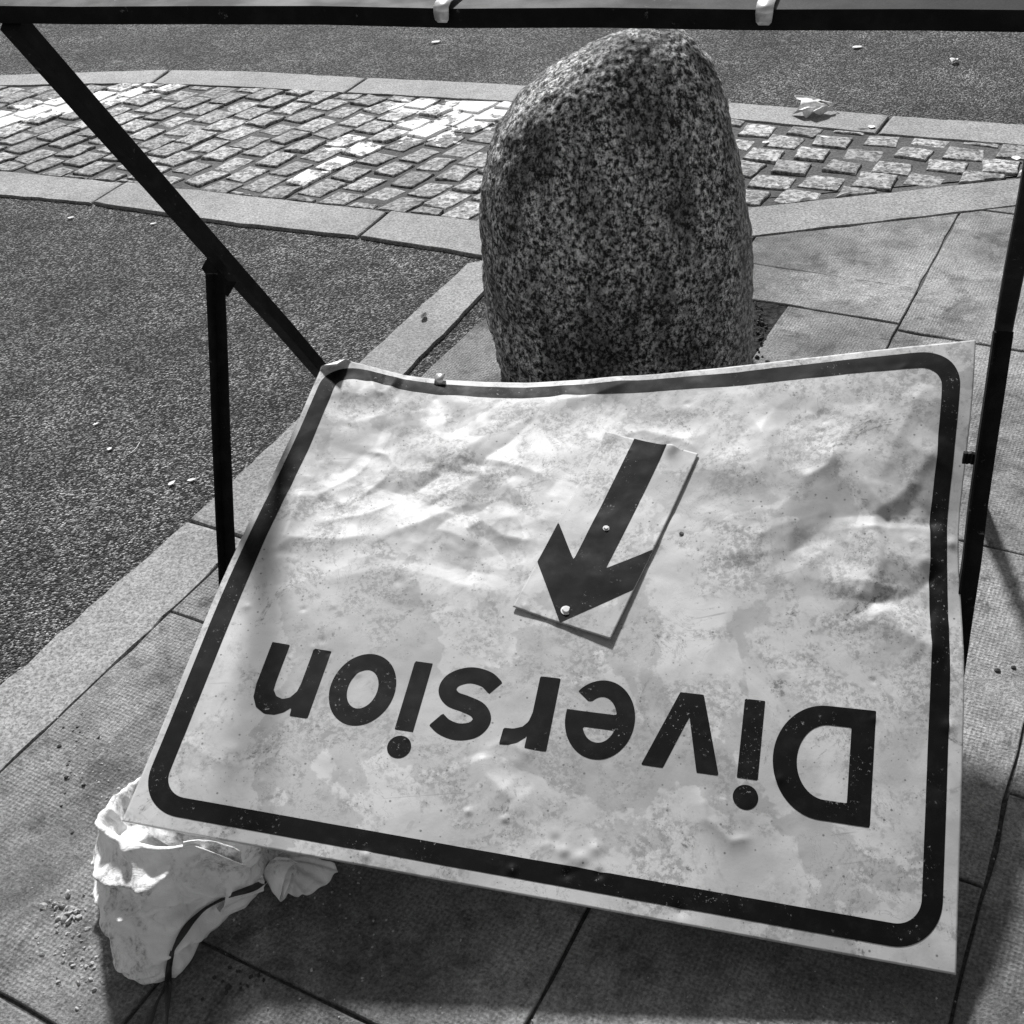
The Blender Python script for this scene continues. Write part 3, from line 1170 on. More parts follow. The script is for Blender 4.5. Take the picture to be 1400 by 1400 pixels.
def decal(name, P, N, X, Y, loops, mat, lift=0.0004, sub=1):
    """a vinyl cut-out that follows the sheet: the sheet's own triangles cut along the outline"""
    xs = [p[0] for lp in loops for p in lp]
    ys = [p[1] for lp in loops for p in lp]
    dx, dy = X[0, 1] - X[0, 0], Y[1, 0] - Y[0, 0]
    i0, i1 = max(0, int((min(xs) - X[0, 0]) / dx) - 2), min(X.shape[1], int((max(xs) - X[0, 0]) / dx) + 4)
    j0, j1 = max(0, int((min(ys) - Y[0, 0]) / dy) - 2), min(X.shape[0], int((max(ys) - Y[0, 0]) / dy) + 4)
    Xs, Ys = X[j0:j1, i0:i1], Y[j0:j1, i0:i1]
    V = (P + N * lift)[j0:j1, i0:i1]
    f = poly_sdf(Xs, Ys, loops)
    ny, nx = Xs.shape
    idx = np.arange(nx * ny).reshape(ny, nx)
    a, b, c, d = idx[:-1, :-1].ravel(), idx[:-1, 1:].ravel(), idx[1:, 1:].ravel(), idx[1:, :-1].ravel()
    tri = np.concatenate([np.stack([a, b, c], -1), np.stack([a, c, d], -1)])
    fv = f.ravel()
    pos = fv[tri] > 0
    cnt = pos.sum(1)
    verts = [tuple(v) for v in V.reshape(-1, 3)]
    faces = [tuple(t) for t in tri[cnt == 3]]
    cache = {}

    def cut(p, q):
        k = (p, q) if p < q else (q, p)
        if k not in cache:
            p, q = k
            u = fv[p] / (fv[p] - fv[q])
            vp, vq = np.array(verts[p]), np.array(verts[q])
            verts.append(tuple(vp + (vq - vp) * u))
            cache[k] = len(verts) - 1
        return cache[k]
    for t in tri[(cnt == 1) | (cnt == 2)]:
        out = []
        for i in range(3):
            p, q = int(t[i]), int(t[(i + 1) % 3])
            if fv[p] > 0:
                out.append(p)
            if (fv[p] > 0) != (fv[q] > 0):
                out.append(cut(p, q))
        faces.append(tuple(out))
    used = sorted({i for fc in faces for i in fc})
    rm = {k: i for i, k in enumerate(used)}
    me = mesh(name, [verts[k] for k in used], [[rm[i] for i in fc] for fc in faces], True)
    return link(name, me, mat)


def rrect(x0, y0, x1, y1, r, n=14):
    out = []
    for cx, cy, a0 in ((x1 - r, y0 + r, -90), (x1 - r, y1 - r, 0), (x0 + r, y1 - r, 90), (x0 + r, y0 + r, 180)):
        for k in range(n + 1):
            a = math.radians(a0 + 90 * k / n)
            out.append((cx + r * math.cos(a), cy + r * math.sin(a)))
    return out


adopt(decal('border', PTS, NORM, gx, gy, [rrect(9, 19, 1081, 882, 62), rrect(37, 46, 1055, 854, 34)], M_VINYL), sign)


def arc(cx, cy, rx, ry, a0, a1, n=24):
    return [(cx + rx * math.cos(math.radians(a0 + (a1 - a0) * k / n)), cy + ry * math.sin(math.radians(a0 + (a1 - a0) * k / n))) for k in range(n + 1)]


def stroke(pts, w, n=9):
    P = [np.array(p, float) for p in pts]
    P = [2 * P[0] - P[1]] + P + [2 * P[-1] - P[-2]]
    c = []
    for i in range(1, len(P) - 2):
        for k in range(n):
            t = k / n
            c.append(0.5 * (2 * P[i] + (P[i + 1] - P[i - 1]) * t + (2 * P[i - 1] - 5 * P[i] + 4 * P[i + 1] - P[i + 2]) * t * t + (3 * P[i] - P[i - 1] - 3 * P[i + 1] + P[i + 2]) * t ** 3))
    c.append(P[-2])
    c = np.array(c)
    d = np.gradient(c, axis=0)
    d /= np.linalg.norm(d, axis=1, keepdims=True)
    nn = np.stack([-d[:, 1], d[:, 0]], -1) * w / 2
    return [tuple(p) for p in c + nn] + [tuple(p) for p in (c - nn)[::-1]]


GLY = {
    'D': (986, [[(0, 0)] + arc(64, 77.5, 68, 77.5, -90, 90, 30) + [(0, 155)], [(31, 27)] + arc(60, 77.5, 40, 50.5, -90, 90, 26) + [(31, 128)]]),
    'i': (837, [[(0, 0), (28, 0), (28, 112), (0, 112)], arc(14, 137, 17, 17, 0, 350, 30)]),
    'v': (786, [[(34, 0), (67, 0), (107, 112), (77, 112), (50, 35), (31, 112), (1, 112)]]),
    'e': (662, [[(98, 47)] + arc(49, 56, 49, 59.5, -3, 320, 50) + [(70, 31)] + arc(49, 56, 23, 34, 312, 194, 22) + [(26, 47)],
                [(72, 70)] + arc(49, 62, 23, 29, 14, 166, 22) + [(26, 70)]]),
    'r': (547, [[(0, 0), (30, 0), (30, 58), (33, 72), (40, 81), (52, 86), (66, 87), (67, 113), (54, 112), (43, 107), (34, 98), (31, 94), (31, 113), (0, 113)]]),
    's': (465, [stroke([(8, 27), (25, 15), (50, 12), (72, 23), (77, 40), (66, 53), (46, 58), (26, 65), (17, 79), (25, 95), (46, 102), (67, 98), (82, 88)], 26)]),
    'i2': (356, [[(0, 0), (27, 0), (27, 112), (0, 112)], arc(13.5, 137, 17, 17, 0, 350, 30)]),
    'o': (313, [arc(47.5, 56, 48, 59, 0, 354, 54), arc(47.5, 56, 22, 32, 0, 354, 40)]),
    'n': (201, [[(0, 0), (27, 0), (27, 60), (29, 74), (36, 85), (46, 89), (56, 86), (63, 77), (64, 64), (64, 0), (91, 0), (91, 72), (88, 93), (79, 108), (64, 116), (49, 115), (37, 109), (28, 99), (27, 113), (0, 113)]]),
}
BASE_Y = {'D': 309, 'i': 306, 'v': 305, 'e': 306, 'r': 304, 's': 303, 'i2': 302, 'o': 301, 'n': 299}
for k, (x0, loops) in GLY.items():
    y0 = BASE_Y[k] + 3
    lp = [[(x0 - p[0], y0 - p[1]) for p in q] for q in loops]
    adopt(decal('letter', PTS, NORM, gx, gy, lp, M_VINYL), sign)

# arrow plate screwed on top
PC = [np.array(px_units(*p)) for p in ((828, 594), (954, 623), (834, 876), (701, 832))]   # tl, tr, br, bl
pu, pv = np.meshgrid(np.linspace(0, 1, 64), np.linspace(0, 1, 130))
U2 = pu[..., None]
V2 = pv[..., None]
pxy = (1 - U2) * (1 - V2) * PC[3] + U2 * (1 - V2) * PC[2] + U2 * V2 * PC[1] + (1 - U2) * V2 * PC[0]
rel = relief(pxy[..., 0], pxy[..., 1])
sm = rel.copy()
for _ in range(24):
    q = np.pad(sm, 1, mode='edge')
    sm = (q[:-2, 1:-1] + q[2:, 1:-1] + q[1:-1, :-2] + q[1:-1, 2:] + 4 * sm) / 8
hp = np.maximum(sm, rel) + 0.0035
hp += 0.006 * (1 - pv) ** 3 * np.abs(pu - .35) + 0.004 * np.clip(pu - .6, 0, 1) ** 2
hp += 0.007 * np.exp(-((pu - .72) / .07) ** 2 - ((1 - pv) / .05) ** 2) + 0.004 * np.exp(-((pu - .05) / .1) ** 2 - ((1 - pv) / .05) ** 2)
PP = base(pxy[..., 0] / 1100, pxy[..., 1] / 895) + hp[..., None] * NRM
PN = np.cross(np.gradient(PP, axis=1), np.gradient(PP, axis=0))
PN /= np.linalg.norm(PN, axis=-1, keepdims=True)
plate = link('arrow_plate', grid_panel('arrow_plate', PP, PN, 0.0018, M_SIGN, M_BACK))
adopt(plate, sign)
Amat = np.array([[*p, 1] for p in PC])
uvs = np.array([(0, 1), (1, 1), (1, 0), (0, 0)], float)
Cf = np.linalg.lstsq(Amat, uvs, rcond=None)[0]
ar = []
for zx, zy in ((1115, 328), (1208, 350), (1030, 710), (1170, 652), (1110, 775), (895, 868), (828, 687), (890, 572), (935, 683)):
    q = px_units(350 + zx * .46429, 450 + zy * .46429)
    ar.append(tuple(np.array([q[0], q[1], 1]) @ Cf * [150, 330]))
adopt(decal('arrow', PP, PN, pu * 150, pv * 330, [ar], M_VINYL), plate)


def at_sheet(px, py, src=None):
    q = px_units(px, py)
    return q


def bolt_on(px, py, r, h, mat, parent, name='bolt', extra=0.0):
    q = px_units(px, py)
    uvq = np.array([q[0], q[1], 1]) @ Cf
    if parent is plate:
        p = PP[int(np.clip(uvq[1], 0, 1) * 129), int(np.clip(uvq[0], 0, 1) * 63)]
    else:
        p = PTS[int(q[1] / 895 * (NY - 1)), int(q[0] / 1100 * (NX - 1))]
    bm = bmesh.new()
    M4 = Matrix.Translation(Vector(p)) @ Vector(NRM).to_track_quat('Z', 'Y').to_matrix().to_4x4()
    bmesh.ops.create_cone(bm, cap_ends=True, segments=20, radius1=r * 1.25, radius2=r * 1.25, depth=h * 0.5, matrix=M4)
    bmesh.ops.create_cone(bm, cap_ends=True, segments=16, radius1=r, radius2=r * 0.7, depth=h, matrix=M4 @ Matrix.Translation((0, 0, h * 0.6)))
    return adopt(link(name, bm_mesh(name, bm), mat), parent)


bolt_on(776, 836, 0.0065, 0.004, M_CLIP, plate)
bolt_on(829, 724, 0.0042, 0.003, M_CLIP, plate)
bolt_on(933, 728, 0.0034, 0.0012, M_CORD, sign, 'bolt_hole')
# a torn tab of bright metal sticking up at the far edge
q = px_units(598, 522)
p = Vector(base(edge_s(598), 0.995) + NRM * (np.interp(edge_s(598), TS, TD) + 0.0005))
ex = Vector((C_TR - C_TL) / np.linalg.norm(C_TR - C_TL))
nv = Vector(NRM)
vs, fs = [], []
for i, (a, b) in enumerate(((0.004, -0.012), (0.010, -0.004), (0.013, 0.004), (0.010, 0.010), (0.004, 0.012))):
    for s in (-1, 1):
        vs.append(p + ex * (0.008 * s) + nv * a + (nv.cross(ex)) * (b))
for i in range(4):
    fs.append((2 * i, 2 * i + 1, 2 * i + 3, 2 * i + 2))
o = link('tab', mesh('tab', vs, fs, True), M_CLIP)
o.modifiers.new('solid', 'SOLIDIFY').thickness = 0.0015
adopt(o, sign)


# ------------------------------------------------------------------ sandbag
def build_bag():
    foot_px = [(158, 1300), (164, 1336), (185, 1353), (215, 1359), (245, 1347), (266, 1325), (281, 1283), (320, 1252), (352, 1225), (385, 1190), (380, 1120), (320, 1080), (250, 1062), (205, 1090), (168, 1150), (155, 1230)]
    foot = np.array([G(*p)[:2] for p in foot_px])
    c = np.array(G(232, 1205)[:2])
    rim_px = [(137, 1119, .178), (150, 1131, .180), (166, 1139, .182), (190, 1147, .181), (213, 1153, .178), (235, 1154, .172), (260, 1150, .165), (300, 1166, .150), (328, 1180, .135), (345, 1185, .10), (350, 1150, .08), (320, 1095, .09), (262, 1068, .11), (205, 1058, .125), (172, 1082, .15), (152, 1102, .170)]
    rim = np.array([G(x, y, z) for x, y, z in rim_px])

    def polar(pts, extra=None):
        d = pts[:, :2] - c
        a = np.arctan2(d[:, 1], d[:, 0])
        r = np.hypot(d[:, 0], d[:, 1])
        o = np.argsort(a)
        a, r = a[o], r[o]
        e = extra[o] if extra is not None else None
        return a, r, e
    fa, fr, _ = polar(foot)
    ra, rr, rz = polar(rim, rim[:, 2])
    NP, NR = 300, 110
    ph = np.linspace(-math.pi, math.pi, NP, endpoint=False)

    def smooth(v, k=4):
        for _ in range(k):
            v = (np.roll(v, 1) + v * 2 + np.roll(v, -1)) / 4
        return v
    FR = smooth(np.interp(ph, fa, fr, period=2 * math.pi))
    RR = smooth(np.interp(ph, ra, rr, period=2 * math.pi))
    RZ = smooth(np.interp(ph, ra, rz, period=2 * math.pi))
    cr = lambda L_: [(110 + x_ * .2715, 1020 + y_ * .2715) for x_, y_ in L_]
    FOLD = [(cr(L_), w_, h_) for L_, w_, h_ in (
        ([(480, 640), (520, 690), (600, 722), (730, 738), (860, 702)], 6, 0.010), ([(190, 838), (270, 808), (330, 800), (480, 768), (640, 735)], 5, 0.008),
        ([(340, 868), (450, 865), (560, 800), (640, 745)], 4, -0.005), ([(370, 1015), (480, 985), (620, 930), (740, 870), (840, 780)], 6, 0.009),
        ([(150, 1085), (290, 1088), (400, 1042), (490, 1000)], 5, 0.007), ([(190, 1150), (300, 1132), (430, 1085)], 4, 0.006), ([(250, 1200), (380, 1155), (450, 1108)], 4, 0.005),
        ([(100, 580), (180, 648), (290, 662), (370, 640)], 6, 0.009), ([(100, 725), (190, 790), (270, 812)], 6, 0.008), ([(450, 575), (370, 640), (300, 705)], 6, 0.008),
        ([(200, 470), (270, 560), (300, 650), (330, 700)], 6, 0.006), ([(300, 720), (345, 820), (350, 900)], 5, 0.005), ([(660, 610), (690, 700), (700, 730)], 5, 0.005),
        ([(110, 860), (180, 930), (240, 1000), (330, 1050)], 6, 0.005), ([(510, 990), (550, 1010), (585, 1000)], 4, -0.007), ([(480, 1060), (500, 1130), (470, 1200)], 4, 0.005), ([(640, 480), (560, 560), (500, 600)], 5, 0.005))]

    def fold_dist(x_, y_, L_):
        best_ = (1e9, 0)
        for i_ in range(len(L_) - 1):
            (x0, y0), (x1, y1) = L_[i_], L_[i_ + 1]
            dx, dy = x1 - x0, y1 - y0
            l2 = dx * dx + dy * dy
            u_ = max(0, min(1, ((x_ - x0) * dx + (y_ - y0) * dy) / l2))
            ex_, ey_ = x_ - x0 - u_ * dx, y_ - y0 - u_ * dy
            d_ = math.hypot(ex_, ey_)
            if d_ < abs(best_[0]):
                best_ = (math.copysign(d_, dx * ey_ - dy * ex_), (i_ + u_) / (len(L_) - 1))
        return best_
    verts, faces = [], []
    for i in range(NR):
        v = i / (NR - 1)
        for j in range(NP):
            cx, sy = math.cos(ph[j]), math.sin(ph[j])
            if v < 0.72:
                w = v / 0.72
                r = FR[j] * (1 - w) + RR[j] * w
                r += 0.007 * math.sin(math.pi * min(1, w * 1.15)) - 0.012 * math.exp(-(w / 0.06) ** 2)
                z = RZ[j] * (w ** 0.92)
                amp = 1 if w < .97 else .5
                if abs(w - 0.985) < 0.03:
                    r += 0.004
            else:
                w = (v - 0.72) / 0.28
                r = RR[j] * (1 - w) ** 0.9
                z = RZ[j] - 0.045 * min(1, w * 3.2) - 0.012 * w
                amp = 0.4
            p = Vector((c[0] + cx * r, c[1] + sy * r, z))
            # slack folds running down and across the cloth
            q = Vector((p.x * 9 + p.z * 5, p.y * 9 - p.x * 3, p.z * 16))
            d = 0.006 * (0.5 - abs(noise.noise(q))) + 0.004 * (0.4 - abs(noise.noise(q * 2.3 + Vector((4, 1, 2))))) + 0.0010 * noise.noise(p * 90)
            q2 = Vector((p.x * 26, p.y * 26, p.z * 9 + p.x * 10))
            d += 0.003 * (0.35 - abs(noise.noise(q2)))
            ux, uy = pj(p)
            if uy > 1130 or w > 2:
                for fl, fw_, fh in FOLD:
                    dd_, al_ = fold_dist(ux, uy, fl)
                    if abs(dd_) < 40:
                        fade = min(1, 0.15 + 5 * min(al_, 1 - al_))
                        # steep on one side, slack on the other
                        k_ = fw_ * (0.45 if dd_ > 0 else 1.6)
                        d += 2.6 * fh * fade * math.exp(-abs(dd_) / k_)
            base_f = min(1, z / 0.03)
            p += Vector((cx, sy, 0.35)) * d * amp * max(0.25, base_f) * 1.2
            p.z = max(p.z, 0.0075)
            verts.append(p)
    VA = np.array([tuple(v_) for v_ in verts]).reshape(NR, NP, 3)
    for _ in range(2):
        V2_ = (np.roll(VA, 1, 1) + np.roll(VA, -1, 1) + 2 * VA) / 4
        V2_[1:-1] = (V2_[:-2] + V2_[2:] + 2 * V2_[1:-1]) / 4
        VA[1:-1] = V2_[1:-1]
    verts = []
    for v_ in VA.reshape(-1, 3):
        q = Vector(v_)
        rd = Vector((q.x - c[0], q.y - c[1], 0.02))
        rd.normalize()
        cw = Vector((q.x * 30 + q.z * 34, q.y * 30 - q.z * 20, q.z * 52))
        k_ = 0.0048 * (0.28 - abs(noise.noise(cw))) + 0.0018 * (0.28 - abs(noise.noise(cw * 2.1 + Vector((5, 2, 8)))))
        q += rd * k_ * min(1, q.z / 0.02)
        verts.append((q.x, q.y, max(q.z, 0.0075)))
    for i in range(NR - 1):
        for j in range(NP):
            k = (j + 1) % NP
            faces.append((i * NP + j, i * NP + k, (i + 1) * NP + k, (i + 1) * NP + j))
    faces.append(list(range(NP))[::-1])
    root = empty('sandbag', (c[0], c[1], 0.006))
    body_me = mesh('body', verts, faces, True)
    body = link('body', body_me, M_BAG)
    # gathered neck
    p0, p1 = Vector(G(300, 1208, 0.075)), Vector(G(358, 1206, 0.050))
    ax = (p1 - p0)
    x = ax.cross(Vector((0, 0, 1))).normalized()
    y = x.cross(ax).normalized()
    vs, fs = [], []
    NPn, NRn = 72, 26
    for i in range(NRn):
        t = i / (NRn - 1)
        rad = 0.026 * (1 - t) ** 1.0 + 0.013
        for j in range(NPn):
            a = 2 * math.pi * j / NPn
            pl = 1 + (0.10 * math.sin(a * 6 + t * 2) + 0.05 * math.sin(a * 11 + 1)) * (0.2 + 0.8 * t)
            q = p0 + ax * (t * 1.0) + (x * math.cos(a) + y * math.sin(a) * 0.8) * rad * pl
            q += Vector((0, 0, 0.003 * noise.noise(q * 40)))
            q.z = max(q.z, 0.0078)
            vs.append(q)
    for i in range(NRn - 1):
        for j in range(NPn):
            k = (j + 1) % NPn
            fs.append((i * NPn + j, i * NPn + k, (i + 1) * NPn + k, (i + 1) * NPn + j))
    neck = link('neck', mesh('neck', vs, fs, True), M_BAG)
    # rolled end, seen into its spiral
    ca, cb = np.array(G(368, 1184, 0.058)), np.array(G(398, 1209, 0.042))
    ax_ = Vector(cb - ca)
    x_ = ax_.normalized().cross(Vector((0, 0, 1))).normalized()
    y_ = x_.cross(ax_.normalized())
    vs, fs = [], []
    n1, n2 = 120, 22
    for i in range(n2):
        t = i / (n2 - 1)
        for j in range(n1 + 1):
            u = j / n1
            a = u * 2 * math.pi * 2.3 + 0.8
            rad = (0.007 + 0.021 * u ** 0.8) * (0.45 + 0.55 * t ** 0.6) * (1 + 0.07 * math.sin(a * 2.3) + 0.03 * math.sin(a * 5 + t * 3))
            lng = t * (1 + 0.18 * math.sin(a * 1.1 + 1) - 0.12 * u)
            q = Vector(ca) + ax_ * lng + (x_ * math.cos(a) + y_ * math.sin(a)) * rad
            q += Vector((noise.noise(q * 60), noise.noise(q * 60 + Vector((9, 0, 0))), noise.noise(q * 60 + Vector((0, 9, 0))))) * 0.0022
            q.z = max(q.z, 0.0085)
            vs.append(q)
    m = n1 + 1
    for i in range(n2 - 1):
        for j in range(n1):
            fs.append((i * m + j, i * m + j + 1, (i + 1) * m + j + 1, (i + 1) * m + j))
    r1 = link('tied_end', mesh('tied_end', vs, fs, True), M_BAG)
    r1.modifiers.new('solid', 'SOLIDIFY').thickness = 0.0012
    # loose flap fanned out on the slab
    o_ = np.array(G(372, 1178, 0.032))
    arc_px = [(408, 1160, .030), (435, 1172, .028), (458, 1182, .022), (462, 1191, .016), (452, 1203, .012), (438, 1215, .011), (420, 1223, .011), (408, 1226, .010), (392, 1222, .012)]
    A_ = np.array([G(*p) for p in arc_px])
    vs, fs = [], []
    n1, n2 = 64, 18
    for i in range(n2):
        t = i / (n2 - 1)
        for j in range(n1 + 1):
            u = j / n1 * (len(A_) - 1)
            k0 = min(int(u), len(A_) - 2)
            e_ = A_[k0] * (1 - (u - k0)) + A_[k0 + 1] * (u - k0)
            q = o_ + (e_ - o_) * t
            q = q + np.array([0, 0, 0.010 * math.sin(math.pi * t) + 0.006 * t * math.sin(u * 4.1) * (1 - 0.5 * t) + 0.003 * noise.noise(Vector(q) * 50)])
            vs.append((q[0], q[1], max(q[2], 0.0085)))
    m = n1 + 1
    for i in range(n2 - 1):
        for j in range(n1):
            fs.append((i * m + j, i * m + j + 1, (i + 1) * m + j + 1, (i + 1) * m + j))
    r2 = link('tied_end', mesh('tied_end', vs, fs, True), M_BAG)
    r2.modifiers.new('solid', 'SOLIDIFY').thickness = 0.0012
    # turned-over hem at the mouth
    hem = []
    pa = G(258, 1158, 0.170)
    vs, fs = [], []
    for i in range(16):
        t = i / 15
        for j in range(9):
            w = j / 8
            px_, py_ = 250 + 78 * t + 2 * math.sin(t * 9), 1152 + 14 * t + (18 - 3 * math.sin(t * 11)) * w - 9 * math.sin(t * 3.1) * (1 - w)
            q = Vector(G(px_, py_, 0.172 - 0.03 * t - 0.03 * w + 0.004 * math.sin(t * 17 + w * 3)))
            vs.append(q)
    for i in range(15):
        for j in range(8):
            k = i * 9 + j
            fs.append((k, k + 1, k + 10, k + 9))
    hm = link('hem', mesh('hem', vs, fs, True), M_BAG)
    hm.modifiers.new('solid', 'SOLIDIFY').thickness = 0.002
    # black strap laid over the cloth
    bvh = BVHTree.FromPolygons([Vector(v) for v in body_me_verts(body_me)], [list(p.vertices) for p in body_me.polygons])
    bvh2 = BVHTree.FromPolygons([Vector(v.co) for v in neck.data.vertices], [list(p.vertices) for p in neck.data.polygons])
    hemb = BVHTree.FromPolygons([Vector(v.co) for v in hm.data.vertices], [list(p.vertices) for p in hm.data.polygons])
    o0 = Vector((0, 0, CAM_H))

    def surf(px, py):
        d = Vector(ray(px, py)).normalized()
        best = None
        for b in (bvh, bvh2, hemb):
            h = b.ray_cast(o0, d)
            if h[0] is not None and (best is None or h[3] < best[0]):
                best = (h[3], h[0])
        gp = Vector(G(px, py, 0.0075))
        gd = (gp - o0).length
        if best is None or best[0] > gd:
            return gp - d * 0.004
        return best[1] - d * 0.006

    def strap(ptsx, w):
        P = []
        for i in range(len(ptsx) - 1):
            for k in range(5):
                t = k / 5
                P.append((ptsx[i][0] + (ptsx[i + 1][0] - ptsx[i][0]) * t, ptsx[i][1] + (ptsx[i + 1][1] - ptsx[i][1]) * t))
        P.append(ptsx[-1])
        Q = [surf(*p) for p in P]
        for _ in range(2):
            Q = [Q[0]] + [(Q[i - 1] + Q[i] * 2 + Q[i + 1]) / 4 for i in range(1, len(Q) - 1)] + [Q[-1]]
        vs, fs = [], []
        for i, q in enumerate(Q):
            tt = (Q[min(i + 1, len(Q) - 1)] - Q[max(i - 1, 0)]).normalized()
            view = (o0 - q).normalized()
            nn_ = (view + Vector((0, 0, 0.6)) + Vector((0.2, 0, 0)) * math.sin(i * .25)).normalized()
            sx = tt.cross(nn_).normalized()
            nn_ = sx.cross(tt)
            ww = w * (0.75 + 0.35 * math.sin(i * .35))
            for a, b in ((-1, 0), (1, 0), (1, 1), (-1, 1)):
                vs.append(q + sx * (a * ww / 2) + nn_ * (0.0016 * b))
        for i in range(len(Q) - 1):
            for k in range(4):
                l = (k + 1) % 4
                fs.append((4 * i + k, 4 * i + l, 4 * i + 4 + l, 4 * i + 4 + k))
        return link('strap', mesh('strap', vs, fs, True), M_CORD)
    s1 = strap([(362, 1206), (345, 1215), (315, 1224), (280, 1242), (260, 1262), (246, 1282), (236, 1300), (232, 1325), (230, 1350), (229, 1375), (228, 1398), (226, 1440)], 0.0085)
    s2 = strap([(236, 1300), (231, 1322), (227, 1348), (216, 1368), (208, 1388), (203, 1402), (192, 1440)], 0.007)
    for k in (body, neck, r1, r2, hm, s1, s2):
        adopt(k, root)
    tag(root, 'crumpled white cloth sandbag tied with a black strap under the sign corner', 'sandbag')


def body_me_verts(me):
    return [v.co.copy() for v in me.vertices]


build_bag()


# ------------------------------------------------------------------ litter
def leaf(name, px, py, ln, wd_, rot, mat, label, cat='leaf', curl=0.25, stem=True, z=0.009, jag=0.0, group=None):
    c = Vector(G(px, py, z))
    n = 14
    vs, fs = [], []
    for i in range(n + 1):
        t = i / n
        w = wd_ * math.sin(math.pi * min(1, t ** 0.8)) ** 0.8 * (1 + jag * math.sin(t * 19)) + 0.0004
        for k in range(5):
            v = (k / 4 - 0.5) * 2
            x = (t - 0.5) * ln
            y = v * w / 2
            zz = curl * (abs(v) ** 1.5 * w * 0.6 + (t - 0.5) ** 2 * ln) + 0.0008 + abs(noise.noise(Vector((x * 60 + px, y * 60, 0)))) * 0.25 * w * (curl > .3)
            xr = x * math.cos(rot) - y * math.sin(rot)
            yr = x * math.sin(rot) + y * math.cos(rot)
            vs.append((xr, yr, zz))
    for i in range(n):
        for k in range(4):
            q = i * 5 + k
            fs.append((q, q + 5, q + 6, q + 1))
    me = mesh(name, vs, fs, True)
    o = link(name, me, mat)
    o.location = c
    o.modifiers.new('solid', 'SOLIDIFY').thickness = 0.0006
    tag(o, label, cat, group)
    return o


def big_leaf():
    """dried lobed leaf, curled, with its stalk"""
    c = G(1108, 149, 0.009)
    root = empty('dead_leaf', tuple(c))
    e1 = np.array([math.cos(-.25), math.sin(-.25), 0])
    e2 = np.array([-e1[1], e1[0], 0])
    O = np.array(G(1137, 150, 0.020))
    rim_ = [(1140, 143, .030), (1118, 138, .045), (1100, 133, .040), (1086, 131, .036), (1096, 138, .040), (1094, 144, .036), (1082, 157, .010), (1096, 151, .034), (1103, 161, .010), (1112, 153, .034), (1126, 156, .012), (1138, 154, .012)]
    E_ = np.array([G(*p) for p in rim_])
    vs, fs = [], []
    n1, n2 = (len(E_) - 1) * 6, 14
    for i in range(n2 + 1):
        t = i / n2
        for j in range(n1 + 1):
            u = j / 6
            k0 = min(int(u), len(E_) - 2)
            q = O + (E_[k0] * (1 - (u - k0)) + E_[k0 + 1] * (u - k0) - O) * t
            z = q[2] + 0.014 * math.sin(math.pi * t ** .7) + 0.006 * t * math.sin(u * math.pi) + 0.006 * noise.noise(Vector(q) * 45)
            vs.append((q[0], q[1], max(z, 0.0095)))
    m = n1 + 1
    for i in range(n2):
        for j in range(n1):
            fs.append((i * m + j, i * m + j + 1, (i + 1) * m + j + 1, (i + 1) * m + j))
    b = link('blade', mesh('blade', vs, fs, True), M_LEAFP)
    b.modifiers.new('solid', 'SOLIDIFY').thickness = 0.0008
    adopt(b, root)
    pts = [np.array(G(*p)) for p in ((1130, 149, .024), (1138, 150, .020), (1143, 152, .014), (1148, 155, .009))]
    vs, fs = [], []
    for p in pts:
        for k in range(6):
            a = math.pi * k / 3
            vs.append(p + e2 * math.cos(a) * 0.0015 + np.array([0, 0, math.sin(a) * 0.0015]))
    for i in range(len(pts) - 1):
        for k in range(6):
            l = (k + 1) % 6
            fs.append((6 * i + k, 6 * i + l, 6 * i + 6 + l, 6 * i + 6 + k))
    adopt(link('stalk', mesh('stalk', vs, fs, True), M_LEAFP), root)
    tag(root, 'curled pale dead leaf with stalk lying on the far kerb', 'leaf')


big_leaf()
leaf('seed_husk', 235, 661, 0.019, 0.009, 0.9, M_LEAFP, 'slanting pale seed husk on the dark asphalt strip, one of a close pair', 'seed husk', z=0.0)
leaf('seed_husk', 262, 656.5, 0.019, 0.007, 0.25, M_LEAFP, 'level pale seed husk on the dark asphalt strip, one of a close pair', 'seed husk', z=0.0)
leaf('paper_scrap', 150, 614, 0.012, 0.010, 1.1, M_LEAFP, 'small torn pale scrap on the asphalt beside a curved twig', 'scrap', z=0.0, jag=0.4)
leaf('paper_scrap', 131, 580, 0.014, 0.006, 0.6, M_LEAFP, 'thin dull pale scrap alone on the asphalt strip', 'scrap', z=0.0, jag=0.4)
leaf('dead_leaf', 580, 434, 0.032, 0.014, 1.3, M_LEAFD, 'small dark withered leaf lying on the asphalt edge kerb', curl=0.7)
leaf('paper_scrap', 97, 298, 0.022, 0.010, 0.3, M_LEAFP, 'pale scrap on the asphalt below the sett kerb joint', 'scrap', z=0.0)
leaf('paper_scrap', 210, 306, 0.020, 0.008, 0.2, M_LEAFP, 'small white scrap on asphalt next to the slanting steel rail', 'scrap', z=0.0)
leaf('paper_scrap', 1172, 65, 0.040, 0.022, 0.2, M_LEAFP, 'white scrap lying on the far road near a crinkled leaf', 'scrap', z=0.0)
leaf('dead_leaf', 1304, 85, 0.040, 0.028, 0.8, M_LEAFP, 'small crinkled leaf on the far road beyond the kerb', curl=0.7, z=0.0)
leaf('paper_scrap', 596, 58, 0.040, 0.022, 0.3, M_LEAFP, 'white scrap on the far road beyond the painted setts by the boulder', 'scrap', z=0.0)
leaf('paper_scrap', 1192, 174, 0.026, 0.022, 0.9, M_LEAFP, 'bright white scrap on the far kerb beside a joint', 'scrap')
leaf('cigarette_end', 1180, 176, 0.032, 0.005, -0.2, M_LEAFD, 'thin dark twig on the far kerb beside a white scrap', 'twig', curl=0.1).name = 'twig'
